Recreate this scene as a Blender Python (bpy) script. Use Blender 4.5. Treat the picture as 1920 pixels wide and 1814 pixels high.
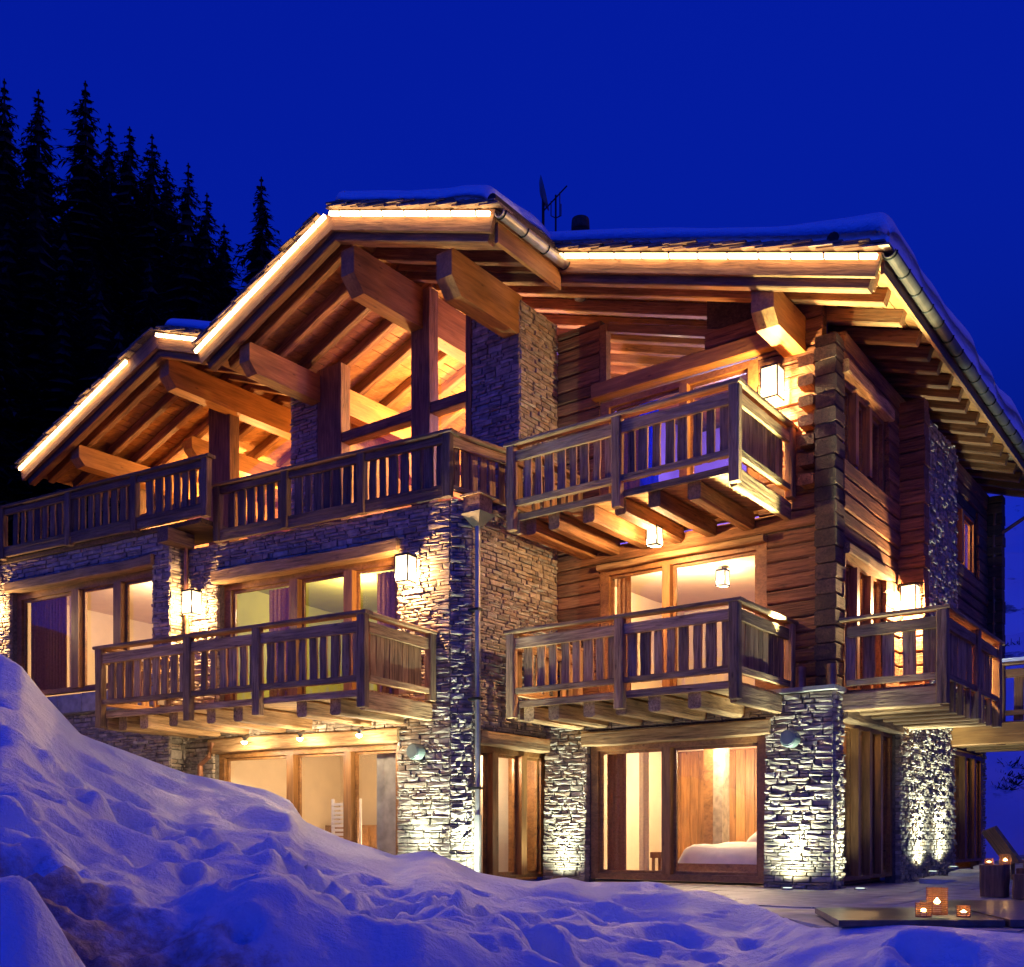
import bpy, math, random
import numpy as np
from mathutils import Vector, Matrix

for o in list(bpy.data.objects):
    bpy.data.objects.remove(o)
S = bpy.context.scene
COL = S.collection
rnd = random.Random(11)

# ------------------------------------------------------------------ camera
CZ = 0.754
cam = bpy.data.cameras.new('camera')
cam.sensor_width = 36.0
cam.lens = 36.56
cam.shift_y = 0.3453
cam.clip_start = 0.1
cam.clip_end = 600
camo = bpy.data.objects.new('camera', cam)
COL.objects.link(camo)
camo.location = (0, 0, CZ)
camo.rotation_euler = (math.pi / 2, 0, 0)
S.camera = camo

# ------------------------------------------------------------------ sky: blue hour, tungsten white balance
W = bpy.data.worlds.new('World')
S.world = W
W.use_nodes = True
wn, wl = W.node_tree.nodes, W.node_tree.links
sky = wn.new('ShaderNodeTexSky')
sky.sky_type = 'NISHITA'
sky.sun_disc = False
sky.sun_elevation = math.radians(-4)
sky.sun_rotation = math.radians(215)
wb = wn.new('ShaderNodeVectorMath')
wb.operation = 'MULTIPLY'
wb.inputs[1].default_value = (0.9, 9.0, 150.0)
wl.new(sky.outputs[0], wb.inputs[0])
base = wn.new('ShaderNodeVectorMath')
base.operation = 'ADD'
base.inputs[1].default_value = (0.0, 0.0, 1.0)
wl.new(wb.outputs[0], base.inputs[0])
wl.new(base.outputs[0], wn['Background'].inputs[0])
wn['Background'].inputs[1].default_value = 0.064

# ------------------------------------------------------------------ afterglow
sun = bpy.data.lights.new('afterglow_sun', 'SUN')
sun.energy = 0.07
sun.color = (1.0, 0.50, 0.40)
sun.angle = math.radians(14)
suno = bpy.data.objects.new('afterglow_sun', sun)
COL.objects.link(suno)
suno.rotation_euler = Vector((-0.70, -0.22, -0.52)).to_track_quat('-Z', 'Y').to_euler()

S.view_settings.view_transform = 'Standard'
S.view_settings.look = 'None'
S.view_settings.exposure = 0.4
S.view_settings.gamma = 1.0
S.view_settings.use_curve_mapping = False
S.render.engine = 'CYCLES'
S.cycles.use_denoising = True
S.cycles.max_bounces = 6
S.cycles.diffuse_bounces = 3
S.cycles.glossy_bounces = 3
S.cycles.transmission_bounces = 4
S.cycles.transparent_max_bounces = 12
S.cycles.sample_clamp_indirect = 4.0
S.cycles.caustics_reflective = False
S.cycles.caustics_refractive = False

# ================================================================== materials
def newmat(name):
    m = bpy.data.materials.new(name)
    m.use_nodes = True
    nt = m.node_tree
    b = nt.nodes['Principled BSDF']
    return m, nt, b

def N(nt, t, **kw):
    n = nt.nodes.new(t)
    for k, v in kw.items():
        setattr(n, k, v)
    return n

def ramp(nt, stops):
    r = nt.nodes.new('ShaderNodeValToRGB')
    cr = r.color_ramp
    while len(cr.elements) < len(stops):
        cr.elements.new(0.5)
    for e, (p, c) in zip(cr.elements, stops):
        e.position = p
        e.color = (*c, 1)
    return r

def wood(name, dark, mid, light, rough=0.75, grain=1.0, bump=0.5, tint=0.35):
    m, nt, b = newmat(name)
    L = nt.links.new
    tc = N(nt, 'ShaderNodeTexCoord')
    oi = N(nt, 'ShaderNodeObjectInfo')
    off = N(nt, 'ShaderNodeVectorMath', operation='SCALE')
    comb = N(nt, 'ShaderNodeCombineXYZ')
    for i in range(3):
        L(oi.outputs['Random'], comb.inputs[i])
    L(comb.outputs[0], off.inputs[0]); off.inputs['Scale'].default_value = 37.0
    add = N(nt, 'ShaderNodeVectorMath', operation='ADD')
    L(tc.outputs['Object'], add.inputs[0]); L(off.outputs[0], add.inputs[1])
    mp = N(nt, 'ShaderNodeMapping'); mp.inputs['Scale'].default_value = (0.9 * grain, 13 * grain, 13 * grain)
    L(add.outputs[0], mp.inputs['Vector'])
    n1 = N(nt, 'ShaderNodeTexNoise'); n1.inputs['Scale'].default_value = 2.2; n1.inputs['Detail'].default_value = 7
    n1.inputs['Roughness'].default_value = 0.65; n1.inputs['Distortion'].default_value = 0.6
    L(mp.outputs[0], n1.inputs['Vector'])
    mp2 = N(nt, 'ShaderNodeMapping'); mp2.inputs['Scale'].default_value = (0.8, 3.2, 3.2)
    L(add.outputs[0], mp2.inputs['Vector'])
    n2 = N(nt, 'ShaderNodeTexNoise'); n2.inputs['Scale'].default_value = 1.6; n2.inputs['Detail'].default_value = 4
    L(mp2.outputs[0], n2.inputs['Vector'])
    r = ramp(nt, [(0.30, dark), (0.5, mid), (0.72, light)])
    L(n1.outputs['Fac'], r.inputs[0])
    r2 = ramp(nt, [(0.3, (0.45, 0.45, 0.45)), (0.65, (1.1, 1.1, 1.1))])
    L(n2.outputs['Fac'], r2.inputs[0])
    mul = N(nt, 'ShaderNodeMixRGB', blend_type='MULTIPLY'); mul.inputs[0].default_value = 0.75
    L(r.outputs[0], mul.inputs[1]); L(r2.outputs[0], mul.inputs[2])
    hs = N(nt, 'ShaderNodeHueSaturation')
    mr = N(nt, 'ShaderNodeMapRange'); mr.inputs['To Min'].default_value = 1 - tint; mr.inputs['To Max'].default_value = 1 + tint
    L(oi.outputs['Random'], mr.inputs['Value']); L(mr.outputs[0], hs.inputs['Value'])
    L(mul.outputs[0], hs.inputs['Color'])
    # knots
    vo = N(nt, 'ShaderNodeTexVoronoi'); vo.inputs['Scale'].default_value = 2.6
    mp3 = N(nt, 'ShaderNodeMapping'); mp3.inputs['Scale'].default_value = (0.8, 2.2, 2.2)
    L(add.outputs[0], mp3.inputs['Vector']); L(mp3.outputs[0], vo.inputs['Vector'])
    rk = ramp(nt, [(0.03, (0.25, 0.2, 0.2)), (0.12, (1, 1, 1))])
    L(vo.outputs['Distance'], rk.inputs[0])
    mk = N(nt, 'ShaderNodeMixRGB', blend_type='MULTIPLY'); mk.inputs[0].default_value = 0.8
    L(hs.outputs[0], mk.inputs[1]); L(rk.outputs[0], mk.inputs[2])
    L(mk.outputs[0], b.inputs['Base Color'])
    b.inputs['Roughness'].default_value = rough
    bp = N(nt, 'ShaderNodeBump'); bp.inputs['Strength'].default_value = bump; bp.inputs['Distance'].default_value = 0.03
    L(n1.outputs['Fac'], bp.inputs['Height']); L(bp.outputs[0], b.inputs['Normal'])
    return m

def plain(name, col, rough=0.6, metal=0.0, noise=0.0, bump=0.0, scale=8.0):
    m, nt, b = newmat(name)
    b.inputs['Roughness'].default_value = rough
    b.inputs['Metallic'].default_value = metal
    b.inputs['Base Color'].default_value = (*col, 1)
    if noise or bump:
        tc = N(nt, 'ShaderNodeTexCoord')
        n = N(nt, 'ShaderNodeTexNoise'); n.inputs['Scale'].default_value = scale; n.inputs['Detail'].default_value = 6
        nt.links.new(tc.outputs['Object'], n.inputs['Vector'])
        r = ramp(nt, [(0.3, tuple(c * (1 - noise) for c in col)), (0.7, tuple(min(1, c * (1 + noise)) for c in col))])
        nt.links.new(n.outputs['Fac'], r.inputs[0]); nt.links.new(r.outputs[0], b.inputs['Base Color'])
        if bump:
            bp = N(nt, 'ShaderNodeBump'); bp.inputs['Strength'].default_value = bump; bp.inputs['Distance'].default_value = 0.02
            nt.links.new(n.outputs['Fac'], bp.inputs['Height']); nt.links.new(bp.outputs[0], b.inputs['Normal'])
    return m

def glow(name, col, strength, transp=0.0):
    m = bpy.data.materials.new(name); m.use_nodes = True
    nt = m.node_tree; nt.nodes.clear()
    out = N(nt, 'ShaderNodeOutputMaterial'); e = N(nt, 'ShaderNodeEmission')
    e.inputs[0].default_value = (*col, 1); e.inputs[1].default_value = strength
    if transp:
        t = N(nt, 'ShaderNodeBsdfTransparent'); mx = N(nt, 'ShaderNodeMixShader'); mx.inputs[0].default_value = transp
        nt.links.new(e.outputs[0], mx.inputs[1]); nt.links.new(t.outputs[0], mx.inputs[2])
        nt.links.new(mx.outputs[0], out.inputs[0])
    else:
        nt.links.new(e.outputs[0], out.inputs[0])
    return m

def stone_mat():
    m, nt, b = newmat('slate_stone')
    L = nt.links.new
    g = N(nt, 'ShaderNodeNewGeometry'); oi = N(nt, 'ShaderNodeObjectInfo')
    a = N(nt, 'ShaderNodeMath', operation='ADD'); L(g.outputs['Random Per Island'], a.inputs[0]); L(oi.outputs['Random'], a.inputs[1])
    f = N(nt, 'ShaderNodeMath', operation='FRACT'); L(a.outputs[0], f.inputs[0])
    r = ramp(nt, [(0.0, (0.21, 0.165, 0.115)), (0.22, (0.36, 0.29, 0.21)), (0.45, (0.42, 0.32, 0.22)), (0.62, (0.29, 0.23, 0.165)), (0.8, (0.48, 0.40, 0.30)), (1.0, (0.40, 0.265, 0.15))])
    L(f.outputs[0], r.inputs[0])
    n = N(nt, 'ShaderNodeTexNoise'); n.inputs['Scale'].default_value = 9; n.inputs['Detail'].default_value = 8
    L(g.outputs['Position'], n.inputs['Vector'])
    mp = N(nt, 'ShaderNodeMapping'); mp.inputs['Scale'].default_value = (1, 1, 4.5)
    L(g.outputs['Position'], mp.inputs['Vector'])
    n2 = N(nt, 'ShaderNodeTexNoise'); n2.inputs['Scale'].default_value = 14; n2.inputs['Detail'].default_value = 6
    L(mp.outputs[0], n2.inputs['Vector'])
    rr = ramp(nt, [(0.3, (0.5, 0.5, 0.5)), (0.7, (1.25, 1.25, 1.25))]); L(n.outputs['Fac'], rr.inputs[0])
    mx = N(nt, 'ShaderNodeMixRGB', blend_type='MULTIPLY'); mx.inputs[0].default_value = 0.9
    L(r.outputs[0], mx.inputs[1]); L(rr.outputs[0], mx.inputs[2]); L(mx.outputs[0], b.inputs['Base Color'])
    b.inputs['Roughness'].default_value = 0.72
    bp = N(nt, 'ShaderNodeBump'); bp.inputs['Strength'].default_value = 0.6; bp.inputs['Distance'].default_value = 0.02
    L(n2.outputs['Fac'], bp.inputs['Height']); L(bp.outputs[0], b.inputs['Normal'])
    return m

def snow_mat(name, dirt=False):
    m, nt, b = newmat(name)
    L = nt.links.new
    b.inputs['Roughness'].default_value = 0.7
    b.inputs['Base Color'].default_value = (0.82, 0.84, 0.88, 1)
    b.inputs['Subsurface Weight'].default_value = 0.0
    g = N(nt, 'ShaderNodeNewGeometry')
    n = N(nt, 'ShaderNodeTexNoise'); n.inputs['Scale'].default_value = 9; n.inputs['Detail'].default_value = 9; n.inputs['Roughness'].default_value = 0.62
    L(g.outputs['Position'], n.inputs['Vector'])
    bp = N(nt, 'ShaderNodeBump'); bp.inputs['Strength'].default_value = 0.7; bp.inputs['Distance'].default_value = 0.08
    L(n.outputs['Fac'], bp.inputs['Height'])
    if dirt:
        at = N(nt, 'ShaderNodeAttribute', attribute_name='dirt')
        n2 = N(nt, 'ShaderNodeTexNoise'); n2.inputs['Scale'].default_value = 7; n2.inputs['Detail'].default_value = 8
        n2.inputs['Roughness'].default_value = 0.7
        L(g.outputs['Position'], n2.inputs['Vector'])
        ad = N(nt, 'ShaderNodeMath', operation='MULTIPLY_ADD'); L(at.outputs['Fac'], ad.inputs[0]); ad.inputs[1].default_value = 0.48
        L(n2.outputs['Fac'], ad.inputs[2])
        rr = ramp(nt, [(0.62, (0.82, 0.84, 0.88)), (0.86, (0.56, 0.43, 0.38)), (1.0, (0.34, 0.23, 0.20))])
        L(ad.outputs[0], rr.inputs[0]); L(rr.outputs[0], b.inputs['Base Color'])
    L(bp.outputs[0], b.inputs['Normal'])
    return m

def glass_mat():
    m = bpy.data.materials.new('window_glass'); m.use_nodes = True
    nt = m.node_tree; nt.nodes.clear()
    out = N(nt, 'ShaderNodeOutputMaterial')
    t = N(nt, 'ShaderNodeBsdfTransparent'); gl = N(nt, 'ShaderNodeBsdfGlossy'); gl.inputs['Roughness'].default_value = 0.01
    lw = N(nt, 'ShaderNodeFresnel'); lw.inputs['IOR'].default_value = 1.5
    mu = N(nt, 'ShaderNodeMath', operation='MULTIPLY'); mu.inputs[1].default_value = 1.4
    ge = N(nt, 'ShaderNodeNewGeometry')
    fb = N(nt, 'ShaderNodeMath', operation='SUBTRACT'); fb.inputs[0].default_value = 1.0
    nt.links.new(ge.outputs['Backfacing'], fb.inputs[1])
    m2 = N(nt, 'ShaderNodeMath', operation='MULTIPLY')
    nt.links.new(lw.outputs[0], m2.inputs[0]); nt.links.new(fb.outputs[0], m2.inputs[1])
    nt.links.new(m2.outputs[0], mu.inputs[0])
    mx = N(nt, 'ShaderNodeMixShader')
    nt.links.new(mu.outputs[0], mx.inputs[0]); nt.links.new(t.outputs[0], mx.inputs[1]); nt.links.new(gl.outputs[0], mx.inputs[2])
    nt.links.new(mx.outputs[0], out.inputs[0])
    return m

M_RAIL = wood('unlit_rail_wood', (0.05, 0.028, 0.016), (0.15, 0.085, 0.045), (0.25, 0.155, 0.09), 0.85, 1.0, 0.8, 0.35)  # missing warm light on the terrace rails is put into this darker brown
M_BALC = wood('weathered_wood', (0.13, 0.066, 0.028), (0.42, 0.235, 0.095), (0.60, 0.38, 0.175), 0.85, 1.0, 0.8, 0.4)  # weathered brown, raised to carry the warm light on the balcony fronts
M_BEAM = wood('honey_beam', (0.26, 0.105, 0.022), (0.40, 0.17, 0.035), (0.50, 0.235, 0.06), 0.6, 0.8, 0.25, 0.15)
M_RAFT = wood('old_rafter', (0.09, 0.038, 0.014), (0.25, 0.108, 0.036), (0.38, 0.19, 0.075), 0.7, 1.0, 0.6, 0.3)
M_LOG = wood('brown_log', (0.065, 0.026, 0.011), (0.23, 0.092, 0.034), (0.36, 0.16, 0.065), 0.8, 1.0, 1.0, 0.35)
M_DARKLOG = wood('dark_log_end', (0.03, 0.017, 0.011), (0.075, 0.042, 0.025), (0.13, 0.075, 0.045), 0.8, 1.0, 1.0, 0.3)  # unlit look of the corner logs is put into this brown; also joints, chimney
M_FRAME = wood('window_wood', (0.17, 0.07, 0.018), (0.30, 0.13, 0.034), (0.40, 0.19, 0.06), 0.5, 1.0, 0.25, 0.15)
M_PANEL = wood('interior_panel', (0.20, 0.09, 0.03), (0.36, 0.17, 0.055), (0.5, 0.27, 0.10), 0.5, 0.8, 0.15, 0.3)
M_SOFFIT = wood('soffit_board', (0.22, 0.09, 0.022), (0.36, 0.155, 0.04), (0.47, 0.23, 0.07), 0.65, 0.9, 0.3, 0.1)
M_SHINGLE = wood('larch_shingle', (0.10, 0.06, 0.035), (0.26, 0.17, 0.105), (0.42, 0.31, 0.21), 0.8, 1.5, 0.6, 0.35)
M_STONE = stone_mat()
M_MORTAR = plain('dark_joint', (0.13, 0.105, 0.08), 0.95, 0, 0.4, 0.4, 20)
M_SNOW = snow_mat('snow')
M_SNOWG = snow_mat('trodden_snow', True)
M_GLASS = glass_mat()
M_CREAM = plain('cream_plaster', (0.76, 0.64, 0.47), 0.8, 0, 0.05, 0.05, 3)
M_GREEN = plain('green_plaster', (0.40, 0.42, 0.10), 0.8, 0, 0.05, 0.05, 3)
M_LILAC = plain('violet_lit_plaster', (0.34, 0.22, 0.72), 0.8, 0, 0.1, 0.05, 3)  # violet light and window reflections are put into the wall colour
M_CURT = plain('brown_curtain', (0.36, 0.20, 0.10), 0.9, 0, 0.2, 0.2, 30)
M_CURT2 = plain('pale_curtain', (0.75, 0.62, 0.42), 0.9, 0, 0.1, 0.2, 30)
M_CURTB = plain('blue_lit_curtain', (0.10, 0.16, 0.75), 0.9, 0, 0.1, 0.2, 30)  # blue light on the cloth is put into its colour
def sheer(m):
    nt = m.node_tree; b = nt.nodes['Principled BSDF']; out = nt.nodes['Material Output']
    t = N(nt, 'ShaderNodeBsdfTranslucent'); mx = N(nt, 'ShaderNodeMixShader'); mx.inputs[0].default_value = .55
    src = b.inputs['Base Color'].links[0].from_socket
    nt.links.new(src, t.inputs[0]); nt.links.new(b.outputs[0], mx.inputs[1]); nt.links.new(t.outputs[0], mx.inputs[2])
    nt.links.new(mx.outputs[0], out.inputs[0])
for m_ in (M_CURT, M_CURT2, M_CURTB):
    sheer(m_)
M_LINEN = plain('white_linen', (0.75, 0.70, 0.62), 0.9, 0, 0.08, 0.3, 6)
M_BLACK = plain('black_iron', (0.012, 0.011, 0.011), 0.5, 0.6)
M_ZINC = plain('zinc_gutter', (0.32, 0.30, 0.26), 0.45, 0.75, 0.25, 0.1, 5)
M_GUT = plain('dark_gutter', (0.10, 0.085, 0.07), 0.5, 0.6, 0.3, 0.1, 5)
M_COPPER = plain('copper_pipe', (0.35, 0.16, 0.08), 0.45, 0.7, 0.3, 0.1, 6)
M_TERR = plain('terrace_slab', (0.40, 0.39, 0.365), 0.55, 0, 0.45, 0.35, 3.0)
M_DARKSLAB = plain('dark_cover', (0.10, 0.075, 0.06), 0.30, 0, 0.5, 0.2, 6)
M_DISC = plain('green_enamel', (0.16, 0.20, 0.17), 0.45, 0.2, 0.15, 0.0, 6)
M_BARK = plain('bark', (0.045, 0.032, 0.024), 0.95, 0, 0.4, 0.6, 12)
M_NEEDLE = plain('spruce_needle', (0.016, 0.022, 0.014), 0.8, 0, 0.5, 0.0, 3)
M_FOREST = plain('forest_floor', (0.03, 0.028, 0.024), 0.95, 0, 0.5, 0.4, 0.5)
M_LEDGE = plain('grey_concrete', (0.30, 0.27, 0.23), 0.85, 0, 0.3, 0.3, 6)
M_ROCK = plain('dark_rock', (0.05, 0.05, 0.055), 0.9, 0, 0.5, 0.6, 3)
WARM = (1.0, 0.60, 0.25)
M_LANT = glow('lantern_pane', (1.0, 0.70, 0.36), 4.0, 0.66)
M_BULB = glow('bulb', (1.0, 0.85, 0.6), 40.0)
M_LED = glow('led_strip', (1.0, 0.64, 0.30), 12.0)
M_UPL = glow('uplight_lens', (0.85, 1.0, 0.82), 1.2)
M_CANDLE = glow('candle_flame', (1.0, 0.55, 0.18), 60.0)
M_AMBER = glow('amber_glass', (1.0, 0.36, 0.07), 0.30, 0.7)
M_WICKER = plain('amber_wicker', (0.35, 0.15, 0.05), 0.7, 0, 0.3, 0.3, 20)

# ================================================================== object helpers
WD = {}

def tag(o, label=None, cat=None, group=None, kind=None):
    if label: o['label'] = label
    if cat: o['category'] = cat
    if group: o['group'] = group
    if kind: o['kind'] = kind
    return o

def put(name, data, M, parent=None):
    o = bpy.data.objects.new(name, data)
    COL.objects.link(o)
    if parent is not None:
        o.parent = parent
        o.matrix_basis = WD[parent.name].inverted() @ M
    else:
        o.matrix_basis = M
    WD[o.name] = M.copy()
    return o

def empty(name, loc, label, cat, group=None, rz=0.0):
    M = Matrix.Translation(loc) @ Matrix.Rotation(rz, 4, 'Z')
    return tag(put(name, None, M), label, cat, group)

def mesh(name, V, F, mat, smooth=False):
    me = bpy.data.meshes.new(name)
    me.from_pydata([tuple(v) for v in V], [], F)
    if mat: me.materials.append(mat)
    if smooth:
        me.polygons.foreach_set('use_smooth', [True] * len(me.polygons))
    me.update()
    return me

def wmesh(name, V, F, mat, parent=None, smooth=False, origin=None):
    """mesh from world-space vertices"""
    if origin is None:
        if parent is not None:
            M = WD[parent.name].copy()
        else:
            c = sum((Vector(v) for v in V), Vector()) / len(V)
            c.z = min(v[2] for v in V)
            M = Matrix.Translation(c)
    else:
        M = Matrix.Translation(origin)
    Mi = M.inverted()
    return put(name, mesh(name, [Mi @ Vector(v) for v in V], F, mat, smooth), M, parent)

BOXF = [(0, 3, 2, 1), (4, 5, 6, 7), (0, 1, 5, 4), (1, 2, 6, 5), (2, 3, 7, 6), (3, 0, 4, 7)]

class Acc:
    """collects shapes (world space) into ONE mesh"""
    def __init__(self): self.V = []; self.F = []
    def add(self, V, F):
        n = len(self.V); self.V += [tuple(v) for v in V]; self.F += [tuple(i + n for i in f) for f in F]
    def box(self, fr, u0, u1, v0, v1, z0, z1):
        c = [fr(u, v, z) for z in (z0, z1) for (u, v) in ((u0, v0), (u1, v0), (u1, v1), (u0, v1))]
        self.add(c, BOXF)
    def tube(self, pts, r, n=8, cap=True):
        pts = [Vector(p) for p in pts]
        rings = []
        for i, p in enumerate(pts):
            d = (pts[min(i + 1, len(pts) - 1)] - pts[max(i - 1, 0)]).normalized()
            x = d.cross(Vector((0.13, 0.21, 0.97))); 
            if x.length < 0.2: x = d.cross(Vector((1, 0.1, 0)))
            x.normalize(); y = d.cross(x)
            rr = r[i] if isinstance(r, (list, tuple)) else r
            rings.append([p + (x * math.cos(2 * math.pi * k / n) + y * math.sin(2 * math.pi * k / n)) * rr for k in range(n)])
        V = [q for ring in rings for q in ring]; F = []
        for i in range(len(pts) - 1):
            for k in range(n):
                F.append((i * n + k, i * n + (k + 1) % n, (i + 1) * n + (k + 1) % n, (i + 1) * n + k))
        if cap:
            F.append(tuple(range(n - 1, -1, -1))); F.append(tuple((len(pts) - 1) * n + k for k in range(n)))
        self.add(V, F)
    def build(self, name, mat, parent=None, smooth=False, origin=None):
        return wmesh(name, self.V, self.F, mat, parent, smooth, origin)

def bframe(p0, p1, up):
    x = (p1 - p0); L = x.length; x = x / L
    y = up.cross(x)
    if y.length < 1e-4: y = Vector((0, 1, 0)).cross(x)
    y.normalize(); z = x.cross(y)
    M = Matrix(((x.x, y.x, z.x, p0.x), (x.y, y.y, z.y, p0.y), (x.z, y.z, z.z, p0.z), (0, 0, 0, 1)))
    return M, L

def beam(name, p0, p1, w, h, mat, parent, up=Vector((0, 0, 1)), rough=0.0, seg=None, cham=0.0, label=None):
    """timber from p0 to p1 (centre line); local X runs along the grain"""
    M, L = bframe(Vector(p0), Vector(p1), Vector(up))
    if seg is None: seg = max(1, min(5, int(L / 0.7)))
    if not rough: seg = 1
    if cham:
        c = cham
        sec = [(-w/2+c, -h/2), (w/2-c, -h/2), (w/2, -h/2+c), (w/2, h/2-c), (w/2-c, h/2), (-w/2+c, h/2), (-w/2, h/2-c), (-w/2, -h/2+c)]
    else:
        sec = [(-w/2, -h/2), (w/2, -h/2), (w/2, h/2), (-w/2, h/2)]
    n = len(sec); V = []; F = []
    for i in range(seg + 1):
        dy = rnd.uniform(-1, 1) * rough; dz = rnd.uniform(-1, 1) * rough
        sc = 1 + rnd.uniform(-1, 1) * rough / max(w, h) * 1.5
        for (y, z) in sec:
            V.append((L * i / seg, y * sc + dy, z * sc + dz))
    for i in range(seg):
        for k in range(n):
            F.append((i * n + k, i * n + (k + 1) % n, (i + 1) * n + (k + 1) % n, (i + 1) * n + k))
    F.append(tuple(range(n - 1, -1, -1))); F.append(tuple(seg * n + k for k in range(n)))
    o = put(name, mesh(name, V, F, mat), M, parent)
    if label: o['label'] = label
    return o

# ------------------------------------------------------------------ frames of the building (u along wall, v into wall, z up)
C0 = Vector((4.64, 15.0, 0)); dA = Vector((-.8022, .597, 0)); dB = Vector((.597, .8022, 0))
Q0 = Vector((-.97, 16.31, 0)); dL = Vector((-.8668, .4986, 0)); nL = Vector((.4986, .8668, 0))
def frame(o, U, Vv):
    def f(u, v, z): 
        p = o + U * u + Vv * v
        return Vector((p.x, p.y, z))
    f.U = U; f.V = Vv
    return f
FR = frame(C0, dA, dB)                       # main front wall
FS = frame(C0, dB, dA)                       # right side wall
FL = frame(Q0, dL, nL)                       # left wing front
FW = frame(C0 + dA * 5.05, dB, dA)           # side wall of left wing
FC = frame(Q0, Vector((.9797, .2004, 0)), Vector((-.2004, .9797, 0)))  # blunt corner

chalet = empty('chalet', C0, 'large stone and timber alpine chalet with lit windows, balconies and snow on its roof', 'house')

# ------------------------------------------------------------------ terrace level
def tz(b):
    return 0.035 * max(0.0, b)

# ================================================================== stone walls
UNIT = []
for k in range(8):
    r2 = random.Random(50 + k)
    j = lambda s: r2.uniform(-s, s)
    V = []
    for z in (-.5, .5):
        for (x, y) in ((-.5, -.5), (.5, -.5), (.5, .5), (-.5, .5)):
            fx = 0.06 if y < 0 else 0.0
            V.append((x * (1 - abs(j(fx * 1.5))), y + (j(.07) if y < 0 else 0), z * (1 - abs(j(.18 if y < 0 else 0)))))
    V.append((j(.25), -.5 - r2.uniform(.02, .09), j(.2)))
    F = [(0, 3, 2, 1), (4, 5, 6, 7), (1, 2, 6, 5), (2, 3, 7, 6), (3, 0, 4, 7), (0, 1, 8), (1, 5, 8), (5, 4, 8), (4, 0, 8)]
    UNIT.append((V, F, mesh('stone', V, F, M_STONE)))
STONES = []   # (size score, part, matrix, unit)

def rect_minus(u0, u1, z0, z1, holes):
    us = sorted({u0, u1} | {min(max(h[k], u0), u1) for h in holes for k in (0, 1)})
    zs = sorted({z0, z1} | {min(max(h[k], z0), z1) for h in holes for k in (2, 3)})
    out = []
    for zi in range(len(zs) - 1):
        for ui in range(len(us) - 1):
            uc, zc = (us[ui] + us[ui+1]) / 2, (zs[zi] + zs[zi+1]) / 2
            if any(h[0] < uc < h[1] and h[2] < zc < h[3] for h in holes): continue
            if us[ui+1] - us[ui] > 1e-3 and zs[zi+1] - zs[zi] > 1e-3:
                out.append((us[ui], us[ui+1], zs[zi], zs[zi+1]))
    return out

def stone_wall(fr, u0, u1, z0, z1, holes=(), v=0.0, hr=(.03, .075), lr=(.12, .45), depth=.15, proud=.026, batter=0.0, back=.22, zvis=(-9, 99), label=None, topf=None):
    acc = Acc()
    for (a, b, c, d) in rect_minus(u0, u1, z0, z1, holes):
        acc.box(fr, a, b, v + .05, v + back, c, d)
    part = acc.build('stone_wall', M_MORTAR, chalet)
    if label: part['label'] = label
    U = fr.U; Vd = fr.V
    R = Matrix(((U.x, Vd.x, 0, 0), (U.y, Vd.y, 0, 0), (0, 0, 1, 0), (0, 0, 0, 1)))
    z = z0
    while z < z1 - .01:
        h = min(rnd.uniform(*hr) if rnd.random() < .8 else rnd.uniform(hr[1], hr[1] * 1.5), z1 - z)
        if z + h < zvis[0] or z > zvis[1]:
            z += h; continue
        u = u0
        while u < u1 - .02:
            ln = rnd.uniform(*lr) * (1 if rnd.random() < .75 else .5)
            ue = min(u + ln, u1)
            if u1 - ue < .06: ue = u1
            segs = [(u, ue)]
            for hh in holes:
                if z + h * .6 > hh[2] and z + h * .4 < hh[3]:
                    ns = []
                    for (a, b) in segs:
                        if b <= hh[0] or a >= hh[1]: ns.append((a, b)); continue
                        if a < hh[0] - .03: ns.append((a, hh[0]))
                        if b > hh[1] + .03: ns.append((hh[1], b))
                    segs = ns
            for (a, b) in segs:
                uc = (a + b) / 2
                if topf and z + h > topf(uc): continue
                hh_ = h * rnd.uniform(.82, 1.0); ll = (b - a) - rnd.uniform(.004, .018)
                # now and then two thin slates instead of one block
                parts = [(0, hh_)] if (hh_ < .085 or rnd.random() < .55) else [(-hh_ * .26, hh_ * .46), (hh_ * .26, hh_ * .46)]
                for (dz, hz) in parts:
                    pr = rnd.uniform(0, 1) ** 1.6 * proud
                    bz = batter * max(0.0, 1 - z / 2.9)
                    c = fr(uc, v + depth / 2 - pr - bz, z + h / 2 + dz)
                    flip = Matrix.Diagonal((rnd.choice((-1, 1)), 1, rnd.choice((-1, 1)), 1))
                    tilt = Matrix.Rotation(rnd.uniform(-.02, .02), 4, 'Y')
                    M = Matrix.Translation(c) @ R @ tilt @ Matrix.Diagonal((ll, depth, hz, 1))
                    dd = Vector((c.x, c.y, 0)).length
                    facing = abs((Vector((c.x, c.y, 0)).normalized()).dot(Vector((Vd.x, Vd.y, 0))))
                    STONES.append((ll * hz * facing / dd ** 2, part, M, rnd.randrange(8)))
            u = ue
        z += h
    return part

# main front, ground floor
stone_wall(FR, 0.0, 5.05, -0.05, 2.88, [(1.03, 4.18, -.1, 2.53)], v=0.0, hr=(.028, .07), lr=(.12,.42), batter=.10, label='grey slate wall of the ground floor beside the bedroom window')
# main side, ground floor
stone_wall(FS, 0.0, 6.75, -0.05, 2.9, [(.36, 3.05, -.1, 2.55)], v=-.02, hr=(.028, .07), lr=(.08, .28), proud=.045, label='rough stone wall of the ground floor side')
stone_wall(FS, 6.75, 10.0, 0.0, 2.9, [(6.98, 9.6, -.1, 2.55)], v=.12, lr=(.15, .4))
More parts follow.
